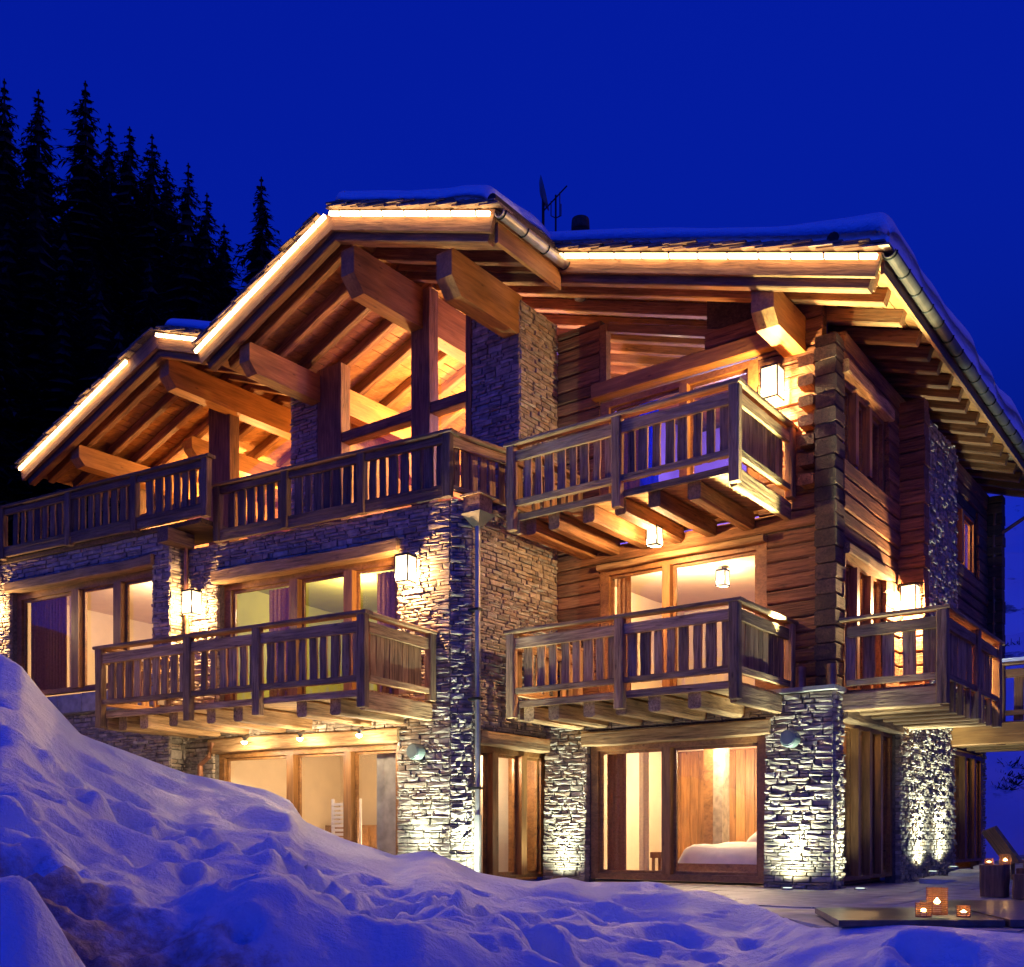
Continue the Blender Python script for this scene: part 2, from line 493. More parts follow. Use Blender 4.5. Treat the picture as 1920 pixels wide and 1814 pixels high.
# tall side pillar
stone_wall(FS, 3.55, 6.3, 2.9, 8.15, (), v=-.16, hr=(.04, .10), lr=(.08, .3), proud=.045, label='narrow rough stone pillar between the side log walls')
stone_wall(FR, -.16, .3, 2.9, 8.1, (), v=3.55, hr=(.05, .11), lr=(.1, .3), proud=.03)
# left wing front
stone_wall(FL, 0.0, 5.9, -.05, 6.05, [(1.02, 5.02, 2.9, 5.54), (1.02, 5.13, -.1, 2.49)], hr=(.03, .075), label='left wing slate front between balcony windows')
# blunt corner
stone_wall(FC, 0.0, .346, -.05, 6.05, (), hr=(.028, .07), lr=(.08, .28), proud=.045, label='dark slate corner pier beside the downpipe')
# side wall of left wing
stone_wall(FW, -2.04, .35, -.05, 6.05, [(-1.92, .2, -.1, 2.44)], v=0.0, hr=(.028, .07), lr=(.1,.4), label='brown slate side wall lit by the hanging lantern')
stone_wall(FW, -.765, .35, 6.05, 9.75, (), v=0.0, hr=(.035, .08))
# upper pillars
stone_wall(FR, 5.05, 6.08, 6.0, 9.75, (), v=-.765, hr=(.035, .08), label='tall slate pillar beside the gable glazing')
stone_wall(FR, 9.96, 10.73, 6.0, 9.75, (), v=-.765, hr=(.035, .08))
# far left
stone_wall(FL, 5.86, 12.5, 0.0, 6.4, [(6.33, 10.5, 3.55, 5.92)], v=-.35, hr=(.03, .075), label='far left slate front round the three part window')
stone_wall(frame(Q0 + dL * 5.86, nL, dL), -.35, 0.2, 0.0, 6.4, (), v=0.0, hr=(.05, .12), lr=(.1, .3))

STONES.sort(key=lambda s: -s[0])
for sc, part, M, k in STONES[:300]:
    put('stone', UNIT[k][2], M, part)
rest = {}
for sc, part, M, k in STONES[300:]:
    rest.setdefault(part.name, (part, []))[1].append((M, k))
for part, lst in rest.values():
    V = []; F = []
    Pi = WD[part.name].inverted()
    for M, k in lst:
        n = len(V); T = Pi @ M
        V += [tuple(T @ Vector(v)) for v in UNIT[k][0]]
        F += [tuple(i + n for i in f) for f in UNIT[k][1]]
    tag(put('small_stones', mesh('small_stones', V, F, M_STONE), WD[part.name], part), kind='stuff')

# ================================================================== log walls
def log_wall(fr, u0, u1, z0, z1, holes=(), v=0.0, mat=None, label=None, topf=None, t=.2):
    mat = mat or M_LOG
    acc = Acc()
    for (a, b, c, d) in rect_minus(u0, u1, z0, z1, holes):
        acc.box(fr, a, b, v + .06, v + t, c, d)
    part = acc.build('log_wall', M_DARKLOG, chalet)
    if label: part['label'] = label
    z = z0
    while z < z1 - .03:
        h = min(rnd.uniform(.19, .27), z1 - z)
        segs = [(u0, u1)]
        for hh in holes:
            if z + h * .75 > hh[2] and z + h * .25 < hh[3]:
                ns = []
                for (a, b) in segs:
                    if b <= hh[0] or a >= hh[1]: ns.append((a, b)); continue
                    if a < hh[0] - .03: ns.append((a, hh[0]))
                    if b > hh[1] + .03: ns.append((hh[1], b))
                segs = ns
        for (a, b) in segs:
            if topf and z + h > topf((a + b) / 2): continue
            pr = rnd.uniform(-.012, .018)
            beam('log', fr(a, v + .08 - pr, z + h / 2), fr(b, v + .08 - pr, z + h / 2), .16, h - .012, mat, part, rough=.008, cham=.022)
        z += h
    return part

rR = lambda a: 8.0 + .335 * (a + 1.03)          # underside of main roof
log_wall(FR, .30, 5.05, 2.9, 9.6, [(1.16, 4.18, 2.9, 5.34), (1.30, 4.18, 5.7, 8.45), (2.2, 4.18, 8.4, 9.6)], v=.35, label='front log wall behind the two balconies', topf=lambda u: rR(u) + .1)
log_wall(FS, .45, 3.55, 2.9, 8.2, [(.48, 2.62, 6.38, 7.62), (.5, 2.45, 2.9, 4.98)], v=0.0, label='side log wall with the shuttered window')
log_wall(FS, 6.3, 10.0, 2.9, 8.2, [(6.72, 8.85, 6.28, 7.5)], v=0.0, label='rear side log wall beyond the stone pillar')
# corner of crossing log ends
def corner_stack(fr, u0, u1, v0, v1, z0, z1, mat, label=None, along='v'):
    acc = Acc(); acc.box(fr, u0 + .05, u1 - .05, v0 + .12, v1, z0, z1)
    part = acc.build('log_corner', M_DARKLOG, chalet)
    if label: part['label'] = label
    z = z0
    k = 0
    while z < z1 - .05:
        h = min(rnd.uniform(.2, .26), z1 - z)
        j = rnd.uniform(0, .03)
        beam('log', fr((u0 + u1) / 2, v0 + j, z + h / 2), fr((u0 + u1) / 2, v1, z + h / 2), u1 - u0 - rnd.uniform(0, .03), h - .012, mat, part, rough=.006, seg=2, cham=.02)
        z += h; k += 1
    return part
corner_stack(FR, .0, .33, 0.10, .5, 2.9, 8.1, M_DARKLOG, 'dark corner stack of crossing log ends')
corner_stack(FS, 3.18, 3.5, -.42, .1, 2.9, 8.1, M_LOG, 'log ends jutting from the side wall above the lantern')
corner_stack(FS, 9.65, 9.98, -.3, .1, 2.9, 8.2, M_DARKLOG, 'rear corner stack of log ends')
# notched ends of front logs poking through the corner
pt = Acc(); pt.box(FR, .34, .40, .30, .34, 5.6, 7.8); pt = pt.build('log_notches', M_DARKLOG, chalet)
for k in range(7):
    z = 6.05 + k * .29
    beam('log', FR(.46 , .1 + rnd.uniform(0, .04), z), FR(.46, .36, z), .24, .16, M_LOG, pt, rough=.006, seg=2, cham=.02)

# ================================================================== windows
def window(fr, v, u0, u1, z0, z1, mull, fw=.1, lintel=None, sill=.06, jamb=.14, mat=None, label=None, panes=True, transom=None, dv=.12, topz=None):
    """part 'window' = fixed outer frame; mullions, panes, lintel and sill are its sub-parts"""
    mat = mat or M_FRAME
    acc = Acc()
    acc.box(fr, u0, u0 + jamb, v, v + dv, z0, z1); acc.box(fr, u1 - jamb, u1, v, v + dv, z0, z1)
    acc.box(fr, u0 + jamb, u1 - jamb, v, v + dv, z1 - fw, z1); acc.box(fr, u0 + jamb, u1 - jamb, v, v + dv, z0, z0 + sill)
    w = acc.build('window', mat, chalet)
    if label: w['label'] = label
    ed = [u0 + jamb] + [m for mm in mull for m in (mm - fw * .7, mm + fw * .7)] + [u1 - jamb]
    for mm in mull:
        beam('mullion', fr(mm, v + .02, z0 + sill), fr(mm, v + .02, z1 - fw), fw * 1.4, .16, mat, w, up=fr.V)
    zz = [z0 + sill, z1 - fw]
    if transom:
        zz = [z0 + sill, transom - .05, transom + .05, z1 - fw]
        beam('transom', fr(u0 + jamb, v + .05, transom), fr(u1 - jamb, v + .05, transom), .1, .1, mat, w)
    for i in range(0, len(ed), 2):
        for k in range(0, len(zz), 2):
            a, b = ed[i], ed[i + 1]
            s = Acc()   # sash
            sw = .05
            for (p, q, r_, t_) in ((a, a + sw, zz[k], zz[k+1]), (b - sw, b, zz[k], zz[k+1]), (a + sw, b - sw, zz[k], zz[k] + sw), (a + sw, b - sw, zz[k+1] - sw, zz[k+1])):
                s.box(fr, p, q, v + .06, v + .11, r_, t_)
            s.build('sash', mat, w)
            if panes:
                g = Acc(); g.box(fr, a + sw, b - sw, v + .08, v + .088, zz[k] + sw, zz[k+1] - sw)
                g.build('pane', M_GLASS, w)
    if lintel:
        h, ov, pr = lintel
        beam('lintel', fr(u0 - ov, v - pr, z1 + h / 2 - .02), fr(u1 + ov, v - pr, z1 + h / 2 - .02), .26, h, M_BALC, w, rough=.012, seg=5, cham=.02)
    return w

window(FR, .06, 1.04, 4.17, .06, 2.30, [2.72], fw=.11, lintel=(.23, .10, .02), sill=.1, label='ground floor bedroom window in two panes')
window(FR, .36, 1.17, 4.17, 2.98, 5.30, [2.88], fw=.1, lintel=(.10, .0, .02), jamb=.17, label='middle floor balcony window with cream room behind')
window(FR, .36, 1.31, 4.17, 5.75, 8.16, [2.57], fw=.1, jamb=.17, label='top floor balcony window with violet lit room behind')
beam('header_beam', FR(.62, .34, 8.33), FR(4.25, .34, 8.33), .3, .26, M_BEAM, chalet, rough=.006, cham=.02)
# triangular light over the header
w = Acc(); w.box(FR, 4.05, 4.19, .36, .5, 8.46, 9.5); w = w.build('window', M_FRAME, chalet); w['label'] = 'triangular top window under the rafters'
g = Acc()
V = [FR(4.05, .44, 8.46), FR(1.2, .44, 8.46), FR(1.2, .44, 8.6), FR(4.05, .44, 9.55)]
g.add(V + [q + dB * .008 for q in V], BOXF); g.build('pane', M_GLASS, w)
beam('rail', FR(4.05, .44, 9.44), FR(1.4, .44, 8.55), .1, .12, M_FRAME, w)

window(FS, .08, .48, 2.62, 6.38, 7.62, [1.1, 1.75], fw=.09, sill=.06, jamb=.1, label='side window under the long eave', lintel=(.2, .06, .03))
window(FS, .08, .5, 2.45, 2.98, 4.96, [1.15, 1.8], fw=.08, sill=.06, jamb=.1, label='side balcony doors beside the lantern', lintel=(.16, .06, .04))
window(FS, .08, .36, 3.05, .1, 2.5, [1.2, 1.75, 2.3], fw=.08, sill=.06, jamb=.12, label='ground floor side doors with tall wooden frames', lintel=(.18, .05, .06))
window(FS, .10, 6.98, 9.6, .24, 2.5, [7.9, 8.7], fw=.09, sill=.06, jamb=.12, label='rear ground floor side doors')
window(FS, .08, 6.72, 8.85, 6.28, 7.5, [7.6], fw=.09, sill=.06, jamb=.12, label='rear side window with orange reveal')

window(FL, .16, 1.02, 5.02, 2.98, 5.36, [2.12, 3.32], fw=.13, lintel=(.22, .06, .14), jamb=.16, label='left balcony window with green room behind')
window(FL, .14, 1.02, 5.13, .06, 2.30, [2.12, 3.38], fw=.11, lintel=(.24, .05, .10), jamb=.13, label='left ground floor window half hidden by snow')
window(FL, -.2, 6.33, 10.5, 3.62, 5.76, [7.40, 8.62], fw=.15, lintel=(.20, .08, .12), jamb=.14, label='far left window with cream room behind')
window(FW, .16, -1.92, .2, .06, 2.24, [-1.3, -.5], fw=.11, lintel=(.22, .02, .14), jamb=.12, label='entrance door glazing in the side recess')

# gable glazing of the hall
def glazing(fr, v, u0, u1, z0, topf, posts, transoms, label):
    acc = Acc(); acc.box(fr, u0, u1, v, v + .12, z0, z0 + .12)
    w = acc.build('window', M_FRAME, chalet); w['label'] = label
    for (u, wd) in posts:
        beam('post', fr(u, v + .03, z0), fr(u, v + .03, topf(u)), wd, .26, M_RAFT, w, up=fr.V, rough=.004, cham=.012)
    for (a, b, z) in transoms:
        beam('transom', fr(a, v + .04, z), fr(b, v + .04, z), .22, .2, M_RAFT, w, rough=.004, cham=.012)
    us = sorted([u0] + [u for u, _ in posts] + [u1])
    for a, b in zip(us[:-1], us[1:]):
        if b - a < .3: continue
        V = [fr(a, v + .07, z0), fr(b, v + .07, z0), fr(b, v + .07, topf(b)), fr(a, v + .07, topf(a))]
        if a < 7.4 < b and False: pass
        g = Acc(); g.add(V + [q + fr.V * .008 for q in V], BOXF); g.build('pane', M_GLASS, w)
    return w
def roofM(a):
    return 11.0 - .375 * abs(a - 7.44)
def roofL(a):
    return 10.52 - .335 * abs(a - 12.5)
glazing(FR, -.7, 6.08, 9.96, 6.02, lambda u: roofM(u) - .35, [(7.25, .44), (9.6, .66), (6.14, .12)], [(6.1, 7.1, 8.43), (7.45, 9.3, 8.41)], 'tall gable glazing of the upper hall')
glazing(FR, -.7, 10.73, 16.4, 6.02, lambda u: roofL(u) - .35, [(12.95, .7), (16.2, .5)], [(10.75, 12.6, 8.05), (13.3, 16.0, 8.05)], 'far left gable glazing of the upper hall')

# ================================================================== rooms behind the glass
def room(fr, u0, u1, v0, v1, z0, z1, wall, ceil=None, floor=None, back=None, side0=None, noceil=False):
    def quad(name, P, m):
        V = [fr(*p) for p in P]
        n = (V[1] - V[0]).cross(V[2] - V[0]).normalized() * .03
        a = Acc(); a.add(V + [q - n for q in V], BOXF); a.build(name, m, chalet)
    quad('room_back_wall', [(u0, v1, z0), (u1, v1, z0), (u1, v1, z1), (u0, v1, z1)], back or wall)
    quad('room_side_wall', [(u0, v0, z0), (u0, v1, z0), (u0, v1, z1), (u0, v0, z1)], side0 or wall)
    quad('room_side_wall', [(u1, v0, z0), (u1, v1, z0), (u1, v1, z1), (u1, v0, z1)], wall)
    quad('room_floor', [(u0, v0, z0), (u1, v0, z0), (u1, v1, z0), (u0, v1, z0)], floor or M_PANEL)
    if not noceil:
        quad('room_ceiling', [(u0, v0, z1), (u1, v0, z1), (u1, v1, z1), (u0, v1, z1)], ceil or wall)

GAIN = {'lantern_bulb': 3.9, 'spot_bulb': 1.0, 'hall_light': 4.5, 'room_light': 2.0, 'uplight_bulb': .9, 'uplight_beam': 1.7, 'ledge_bulb': 6.0, 'side_light': 1.0}
ROOM = (1.0, 0.72, 0.43)
def lamp(name, p, power, col=WARM, r=.08, parent=None):
    l = bpy.data.lights.new(name, 'POINT'); l.energy = power * GAIN.get(name, 1.0); l.color = col; l.shadow_soft_size = r
    o = put(name, l, Matrix.Translation(p), parent)
    return o
def spot(name, p, d, power, col, size, blend=.6, r=.03, parent=None):
    l = bpy.data.lights.new(name, 'SPOT'); l.energy = power * GAIN.get(name, 1.0); l.color = col; l.spot_size = math.radians(size); l.spot_blend = blend; l.shadow_soft_size = r
    M = Matrix.Translation(p) @ Vector(d).to_track_quat('-Z', 'Y').to_matrix().to_4x4()
    return put(name, l, M, parent)

room(FR, .45, 4.85, .30, 4.4, .04, 2.5, M_CREAM, ceil=M_CREAM, back=M_PANEL, floor=M_CREAM)
room(FR, .55, 4.95, .55, 5.0, 2.94, 5.5, M_CREAM)
room(FR, .55, 4.95, .55, 5.0, 5.72, 9.2, M_LILAC, noceil=True)
room(FR, 5.25, 10.6, -.35, 6.5, 6.02, 9.6, M_PANEL, noceil=True, side0=M_LILAC)
room(FR, 10.7, 16.6, -.35, 6.5, 6.02, 8.6, M_PANEL, noceil=True)
room(FL, 1.0, 5.6, .34, 4.2, 2.94, 5.6, M_GREEN)
room(FL, 1.0, 5.6, .34, 4.2, .04, 2.6, M_CREAM, floor=M_CREAM)
room(FL, 5.9, 11.5, .0, 4.2, 3.55, 6.0, M_CREAM)
room(FW, -1.95, .22, .34, .96, .04, 2.5, M_PANEL, back=M_CREAM)
room(FS, .40, 3.1, .3, 1.0, 6.2, 7.8, M_PANEL)
room(FS, .40, 3.1, .3, .5, 2.94, 5.1, M_PANEL)
room(FS, .30, 3.1, .3, .45, .04, 2.6, M_PANEL)
room(FS, 6.9, 9.7, .35, 1.0, .1, 2.6, M_PANEL)
room(FS, 6.6, 8.95, .3, 1.0, 6.2, 7.7, M_PANEL)
# vertical boarding on the bedroom back wall
for k in range(22):
    u = .5 + k * .2
    if k % 1 == 0:
        beam('wall_board', FR(u + .1, 4.36, .06), FR(u + .1, 4.36, 2.48), .19, .03 + rnd.uniform(0, .02), M_PANEL, chalet, up=dB)

# ================================================================== roof
def slab(acc, fr, a0, z0, a1, z1, b0, b1, t):
    V = [fr(a0, b0, z0 - t), fr(a1, b0, z1 - t), fr(a1, b1, z1 - t), fr(a0, b1, z0 - t), fr(a0, b0, z0), fr(a1, b0, z1), fr(a1, b1, z1), fr(a0, b1, z0)]
    acc.add(V, BOXF)

def gable_roof(label, slopes, bf, rafters, fas_h=.30, thick=.12, long_raft=True, gut=None):
    """slopes: (a_eave, z_eave, a_ridge, z_ridge)  top of deck; bf front edge, bb back edge"""
    acc = Acc()
    for (a0, z0, a1, z1, bb) in slopes:
        slab(acc, FR, a0, z0, a1, z1, bf + .06, bb, .05)
    part = acc.build('roof', M_SHINGLE, chalet); part['label'] = label
    # soffit boards (joined)
    V = Acc()
    for (a0, z0, a1, z1, bb) in slopes:
        n = int(abs(a1 - a0) / .16)
        for k in range(n):
            f0, f1 = (k + .04) / n, (k + .96) / n
            j = rnd.uniform(0, .012)
            slab(V, FR, a0 + (a1 - a0) * f0, z0 + (z1 - z0) * f0 - .055 - j, a0 + (a1 - a0) * f1, z0 + (z1 - z0) * f1 - .055 - j, bf + .1, min(bb, 7.5), .03)
    tag(V.build('soffit_boards', M_SOFFIT, part), kind='stuff')
    for (a0, z0, a1, z1, bb) in slopes:
        sl = (FR(a1, 0, z1) - FR(a0, 0, z0)); ln = sl.length; sl = sl / ln
        nrm = sl.cross(dB); nrm = nrm if nrm.z > 0 else -nrm
        P = lambda s, b, d: FR(a0, b, z0) + sl * s + nrm * d
        # barge boards: outer fascia, then a set-back lower board
        beam('fascia', P(0.0, bf + .03, -.16), P(ln, bf + .03, -.16), .07, fas_h, M_RAFT, part, up=nrm, rough=.004, seg=4)
        beam('barge_board', P(.08, bf + .17, -.30), P(ln, bf + .17, -.30), .16, .26, M_RAFT, part, up=nrm, rough=.006, seg=4, cham=.015)
        for b in rafters:
            if b > bb - .1: continue
            s1 = ln if (long_raft is True or b < long_raft) else 1.6
            s1 = min(s1, ln)
            beam('rafter', P(.14 + rnd.uniform(0, .05), b, -.19), P(s1, b, -.19), .15, .2, M_RAFT, part, up=nrm, rough=.006, seg=4, cham=.015)
        # shingles seen along the rake: two staggered layers
        for layer in range(2):
            s = -.05 + layer * .1
            while s < ln + .02:
                l_ = rnd.uniform(.26, .36)
                c = P(s + l_ * .42, bf + .10 + rnd.uniform(-.03, .03), .035 + layer * .045)
                d = (sl * math.cos(.12) - nrm * math.sin(.12) * -1 * 0 + nrm * (-.10)).normalized()
                if s + l_ > ln + .06: break
                beam('shingle', c - d * (l_ * .62), c + d * (l_ * .62), .34 + rnd.uniform(0, .08), .022 + rnd.uniform(0, .012), M_SHINGLE, part, up=nrm)
                s += rnd.uniform(.17, .24)
    return part

RAF_R = [-.62, -.12, .61, 1.34, 1.95, 2.57, 3.21, 3.81, 4.43, 5.08, 5.72, 6.34, 6.96, 7.6, 8.22, 8.86, 9.5, 10.1]
roofR = gable_roof('right hand roof slope with long side eave', [(-1.03, 8.36, 7.40, 11.19, 11.0)], -1.10, RAF_R, long_raft=5.5)
roofMp = gable_roof('central gable roof edged with light strips', [(4.0, 9.90, 7.44, 11.12, -1.02), (10.98, 9.80, 7.44, 11.12, 8.0)], -2.8, [-2.2, -1.6, -1.0, -.3, .5, 1.3, 2.1, 2.9, 3.7, 4.5])
roofLp = gable_roof('far left gable roof edged with light strips', [(10.6, 9.94, 12.42, 10.60, 8.0), (17.5, 9.02, 12.42, 10.60, 8.0)], -2.7, [-2.1, -1.5, -.9, -.3, .5, 1.3, 2.1, 2.9, 3.7, 4.5])

def purlin(a, ztop, h, w, b0, b1, part, mat=None):
    """big glulam beam with a shaped nose, running back along dB"""
    z1, z0 = ztop, ztop - h
    prof = [(0.03, z1), (0.0, z1 - .03), (0.0, z0 + h * .36), (h * .34, z0), (b1 - b0, z0), (b1 - b0, z1)]
    n = len(prof)
    M = Matrix(((dB.x, dA.x, 0, FR(a, b0, 0).x), (dB.y, dA.y, 0, FR(a, b0, 0).y), (0, 0, 1, 0), (0, 0, 0, 1)))
    V = [(b, s * w / 2, z) for s in (-1, 1) for (b, z) in prof]
    F = [tuple(range(n - 1, -1, -1)), tuple(range(n, 2 * n))]
    for k in range(n):
        F.append((k, (k + 1) % n, n + (k + 1) % n, n + k))
    return put('purlin', mesh('purlin', V, F, mat or M_BEAM), M, part)

purlin(7.33, 10.60, .72, .30, -2.52, 7.5, roofMp)
purlin(5.22, 9.84, .66, .31, -2.52, -.68, roofMp)
purlin(9.98, 9.74, .52, .28, -2.52, 7.5, roofMp)
purlin(12.55, 10.20, .54, .30, -2.42, 7.5, roofLp)
purlin(15.75, 9.20, .42, .32, -2.42, 7.5, roofLp)
purlin(9.2, 8.55, .5, .3, .8, 7.0, roofMp)
purlin(14.3, 9.62, .4, .3, -.6, 7.0, roofLp)
purlin(.72, 8.56, .52, .34, -.86, 1.2, roofR)
# roof plate along the side wall
beam('wall_plate', FR(.12, .5, 8.14), FR(.12, 10.0, 8.14), .24, .22, M_RAFT, roofR, rough=.006, cham=.02)

# gutters
def gutter(part, a, z, b0, b1, r=.085, mat=None):
    n = 10; V = []; F = []
    K = max(2, int((b1 - b0) / .55))
    for i in range(K + 1):
        b = b0 + (b1 - b0) * i / K
        for s, rr in ((1, r), (-1, r - .012)):
            for k in range(n + 1):
                th = math.pi * k / n * s + (0 if s == 1 else math.pi)
                th = math.pi * (1 + k / n) if s == 1 else math.pi * (2 - k / n)
                V.append(FR(a + rr * math.cos(th), b, z + rr * math.sin(th)))
    m = 2 * (n + 1)
    for i in range(K):
        for k in range(m):
            F.append((i * m + k, i * m + (k + 1) % m, (i + 1) * m + (k + 1) % m, (i + 1) * m + k))
    F.append(tuple(range(m - 1, -1, -1))); F.append(tuple(K * m + k for k in range(m)))
    o = wmesh('gutter', V, F, mat or M_ZINC, part)
    # brackets
    for i in range(K + 1):
        b = b0 + .05 + (b1 - b0 - .1) * i / K
        acc = Acc()
        acc.tube([FR(a + (r + .008) * math.cos(math.pi * (1 + k / 8)), b, z + (r + .008) * math.sin(math.pi * (1 + k / 8))) for k in range(9)], .012, 5)
        acc.build('gutter_bracket', M_BLACK, part)
gutter(roofR, -1.12, 8.33, -1.12, 10.9, .085, M_GUT)
gutter(roofMp, 3.92, 9.83, -2.82, -1.05, .085)
# eave boards carrying the gutters
beam('eave_board', FR(-1.0, -1.0, 8.20), FR(-1.0, 10.9, 8.20), .05, .16, M_RAFT, roofR)
beam('eave_board', FR(4.06, -2.7, 9.62), FR(4.06, -1.05, 9.62), .06, .30, M_BEAM, roofMp)

# shakes along the eaves above the gutters
for (part, a, z, b0, b1) in ((roofMp, 4.02, 9.97, -2.78, -1.1), (roofR, -1.0, 8.43, -1.0, 5.0)):
    b = b0
    while b < b1:
        w_ = rnd.uniform(.12, .2)
        beam('shingle', FR(a - .06, b + w_ / 2, z - .01), FR(a + .42, b + w_ / 2, z + .16 + rnd.uniform(-.01, .015)), w_ - .012, .024, M_SHINGLE, part)
        b += w_
# snow guard logs with round ends
for (part, a, z, b0, b1) in ((roofMp, 4.12, 10.12, -2.74, 1.0), (roofR, -.36, 8.78, -1.06, 9.0), (roofLp, 16.6, 9.45, -2.6, 3.0)):
    acc = Acc(); acc.tube([FR(a, b0, z), FR(a, b1, z)], .085, 10); acc.build('snow_guard_log', M_DARKLOG, part)

# chimney cowl behind the snow
acc = Acc(); acc.tube([FR(4.6, .4, 10.1), FR(4.6, .4, 11.30)], .10, 12); 
ch = acc.build('chimney', M_DARKLOG, chalet)
acc = Acc(); acc.tube([FR(4.6, .4, 11.30), FR(4.6, .4, 11.36), FR(4.6, .4, 11.48), FR(4.6, .4, 11.53)], [.16, .16, .15, .05], 14); acc.build('cowl', M_DARKLOG, ch)

# ------------------------------------------------------------------ snow on the roofs
def vnoise(x, y, seed=0):
    xi = np.floor(x).astype(np.int64); yi = np.floor(y).astype(np.int64)
    fx = x - xi; fy = y - yi
    fx = fx * fx * (3 - 2 * fx); fy = fy * fy * (3 - 2 * fy)
    def h(a, b):
        n = (a * 374761393 + b * 668265263 + seed * 1442695041) & 0x7fffffff
        n = ((n ^ (n >> 13)) * 1274126177) & 0x7fffffff
        n = n ^ (n >> 16)
        return (n & 0xffff) / 65535.0
    return (h(xi, yi) * (1 - fx) + h(xi + 1, yi) * fx) * (1 - fy) + (h(xi, yi + 1) * (1 - fx) + h(xi + 1, yi + 1) * fx) * fy

def roof_snow(label, a0, z0, a1, z1, b0, b1, th, seed, eave=0.0, backw=.3):
    na, nb = 46, 60
    A = np.concatenate([np.linspace(0, .07, 16), np.linspace(.07, 1, na - 15)[1:]]) ; B = np.concatenate([np.linspace(0, .12, 20), np.linspace(.12, 1, nb - 20)[1:]])
    nb = len(B)
    AA, BB = np.meshgrid(A, B, indexing='ij')
    a = a0 + (a1 - a0) * AA; b = b0 + (b1 - b0) * BB
    zb = z0 + (z1 - z0) * AA
    L = abs(a1 - a0)
    de = AA * L; df = BB * (b1 - b0); db_ = (1 - BB) * (b1 - b0)
    prof = lambda d, w: np.sqrt(np.clip(1 - (1 - np.clip(d / w, 0, 1)) ** 2, 0, 1))
    t = th * prof(de + .02, .22) * prof(df + .015, .35) * prof(db_ + .02, backw)
    nz = .78 + .30 * vnoise(a * .8 + 3, b * .6, seed) + .10 * vnoise(a * 2.0, b * 1.6, seed + 1)
    t = t * nz * (1 + eave * np.exp(-(de / 1.1) ** 2))
    # wavy front and eave outline
    b = b + .10 * (vnoise(a * 1.7, b * 0, seed + 5) - .5) * (1 - np.clip(df / .8, 0, 1))
    sg = 1 if a1 > a0 else -1
    a = a - sg * .10 * (vnoise(a * 0, b * 1.5, seed + 6)) * (1 - np.clip(de / .5, 0, 1))
    V = []; 
    for i in range(na):
        for j in range(nb):
            V.append(FR(float(a[i, j]), float(b[i, j]), float(zb[i, j] + .10 + t[i, j])))
    F = [(i * nb + j, (i + 1) * nb + j, (i + 1) * nb + j + 1, i * nb + j + 1) for i in range(na - 1) for j in range(nb - 1)]
    n = len(V)
    for i in range(na):
        for j in range(nb):
            V.append(FR(float(a[i, j]), float(b[i, j]), float(zb[i, j] + .06)))
    # skirt only round the rim
    rim = [(i, 0) for i in range(na)] + [(na - 1, j) for j in range(1, nb)] + [(i, nb - 1) for i in range(na - 2, -1, -1)] + [(0, j) for j in range(nb - 2, 0, -1)]
    for (p, q) in zip(rim, rim[1:] + rim[:1]):
        i0 = p[0] * nb + p[1]; i1 = q[0] * nb + q[1]
        F.append((i0, i1, n + i1, n + i0))
    F.append(tuple(n + p[0] * nb + p[1] for p in reversed(rim)))
    used = sorted({i for f in F for i in f}); mp = {u: k for k, u in enumerate(used)}
    o = wmesh('roof_snow', [V[u] for u in used], [tuple(mp[i] for i in f) for f in F], M_SNOW, None, True)
    return tag(o, label, 'snow')
roof_snow('thick snow on the right roof slope overhanging the long gutter', -1.07, 8.37, 7.2, 11.12, -1.04, 10.9, .40, 3, .45)
roof_snow('snow on the right half of the central gable roof, draping down to the right slope', 4.30, 10.05, 7.45, 11.14, -2.64, 1.6, .40, 7, .1, 2.6)
roof_snow('snow on the left half of the central gable roof', 10.9, 9.86, 7.45, 11.14, -2.3, 7.9, .28, 9)
roof_snow('snow on the short right half of the far left gable', 10.7, 10.0, 12.42, 10.62, -2.5, 7.9, .34, 12)
roof_snow('snow on the long left half of the far left gable', 17.4, 9.08, 12.42, 10.62, -2.2, 7.9, .24, 15)

# ================================================================== balconies
def railing(part, fr, u0, u1, v, zt, zs0, posts, zpost0, gap=.075, sw=(.115, .165), side='u', cap=True, rail2=True, mat=None, h_up=(.13, .29), h_lo=(.91, 1.0)):
    """railing along u at depth v (or along v at u when side='v')"""
    mat = mat or M_BALC
    P = (lambda s, d, z: fr(s, v + d, z)) if side == 'u' else (lambda s, d, z: fr(v + d, s, z))
    nv = fr.V if side == 'u' else fr.U
    lo, hi = min(u0, u1), max(u0, u1)
    beam('handrail', P(lo - .1, 0, zt - .025), P(hi + .1, 0, zt - .025), .19, .055, mat, part, rough=.005, cham=.012)
    beam('rail', P(lo, .0, zt - sum(h_up) / 2), P(hi, .0, zt - sum(h_up) / 2), .06, h_up[1] - h_up[0], mat, part, rough=.005, seg=5)
    beam('rail', P(lo, .0, zt - sum(h_lo) / 2), P(hi, .0, zt - sum(h_lo) / 2), .08, h_lo[1] - h_lo[0], mat, part, rough=.005, seg=5)
    for s in posts:
        beam('post', P(s, -.01, zpost0), P(s, -.01, zt - .05), .15, .13, mat, part, up=nv, rough=.004, seg=3, cham=.014)
    s = lo + .10
    while s < hi - .06:
        w = rnd.uniform(*sw)
        if not any(abs(s + w / 2 - p) < .075 + w / 2 - .02 for p in posts):
            ln = rnd.uniform(-.006, .006)
            beam('baluster', P(s + w / 2, .045 + rnd.uniform(-.008, .008), zs0), P(s + w / 2 + ln, .045, zt - h_up[1] + .03), w, .035, mat, part, up=nv, rough=.006, seg=3)
            s += w + gap * rnd.uniform(.75, 1.25)
        else:
            s += .05

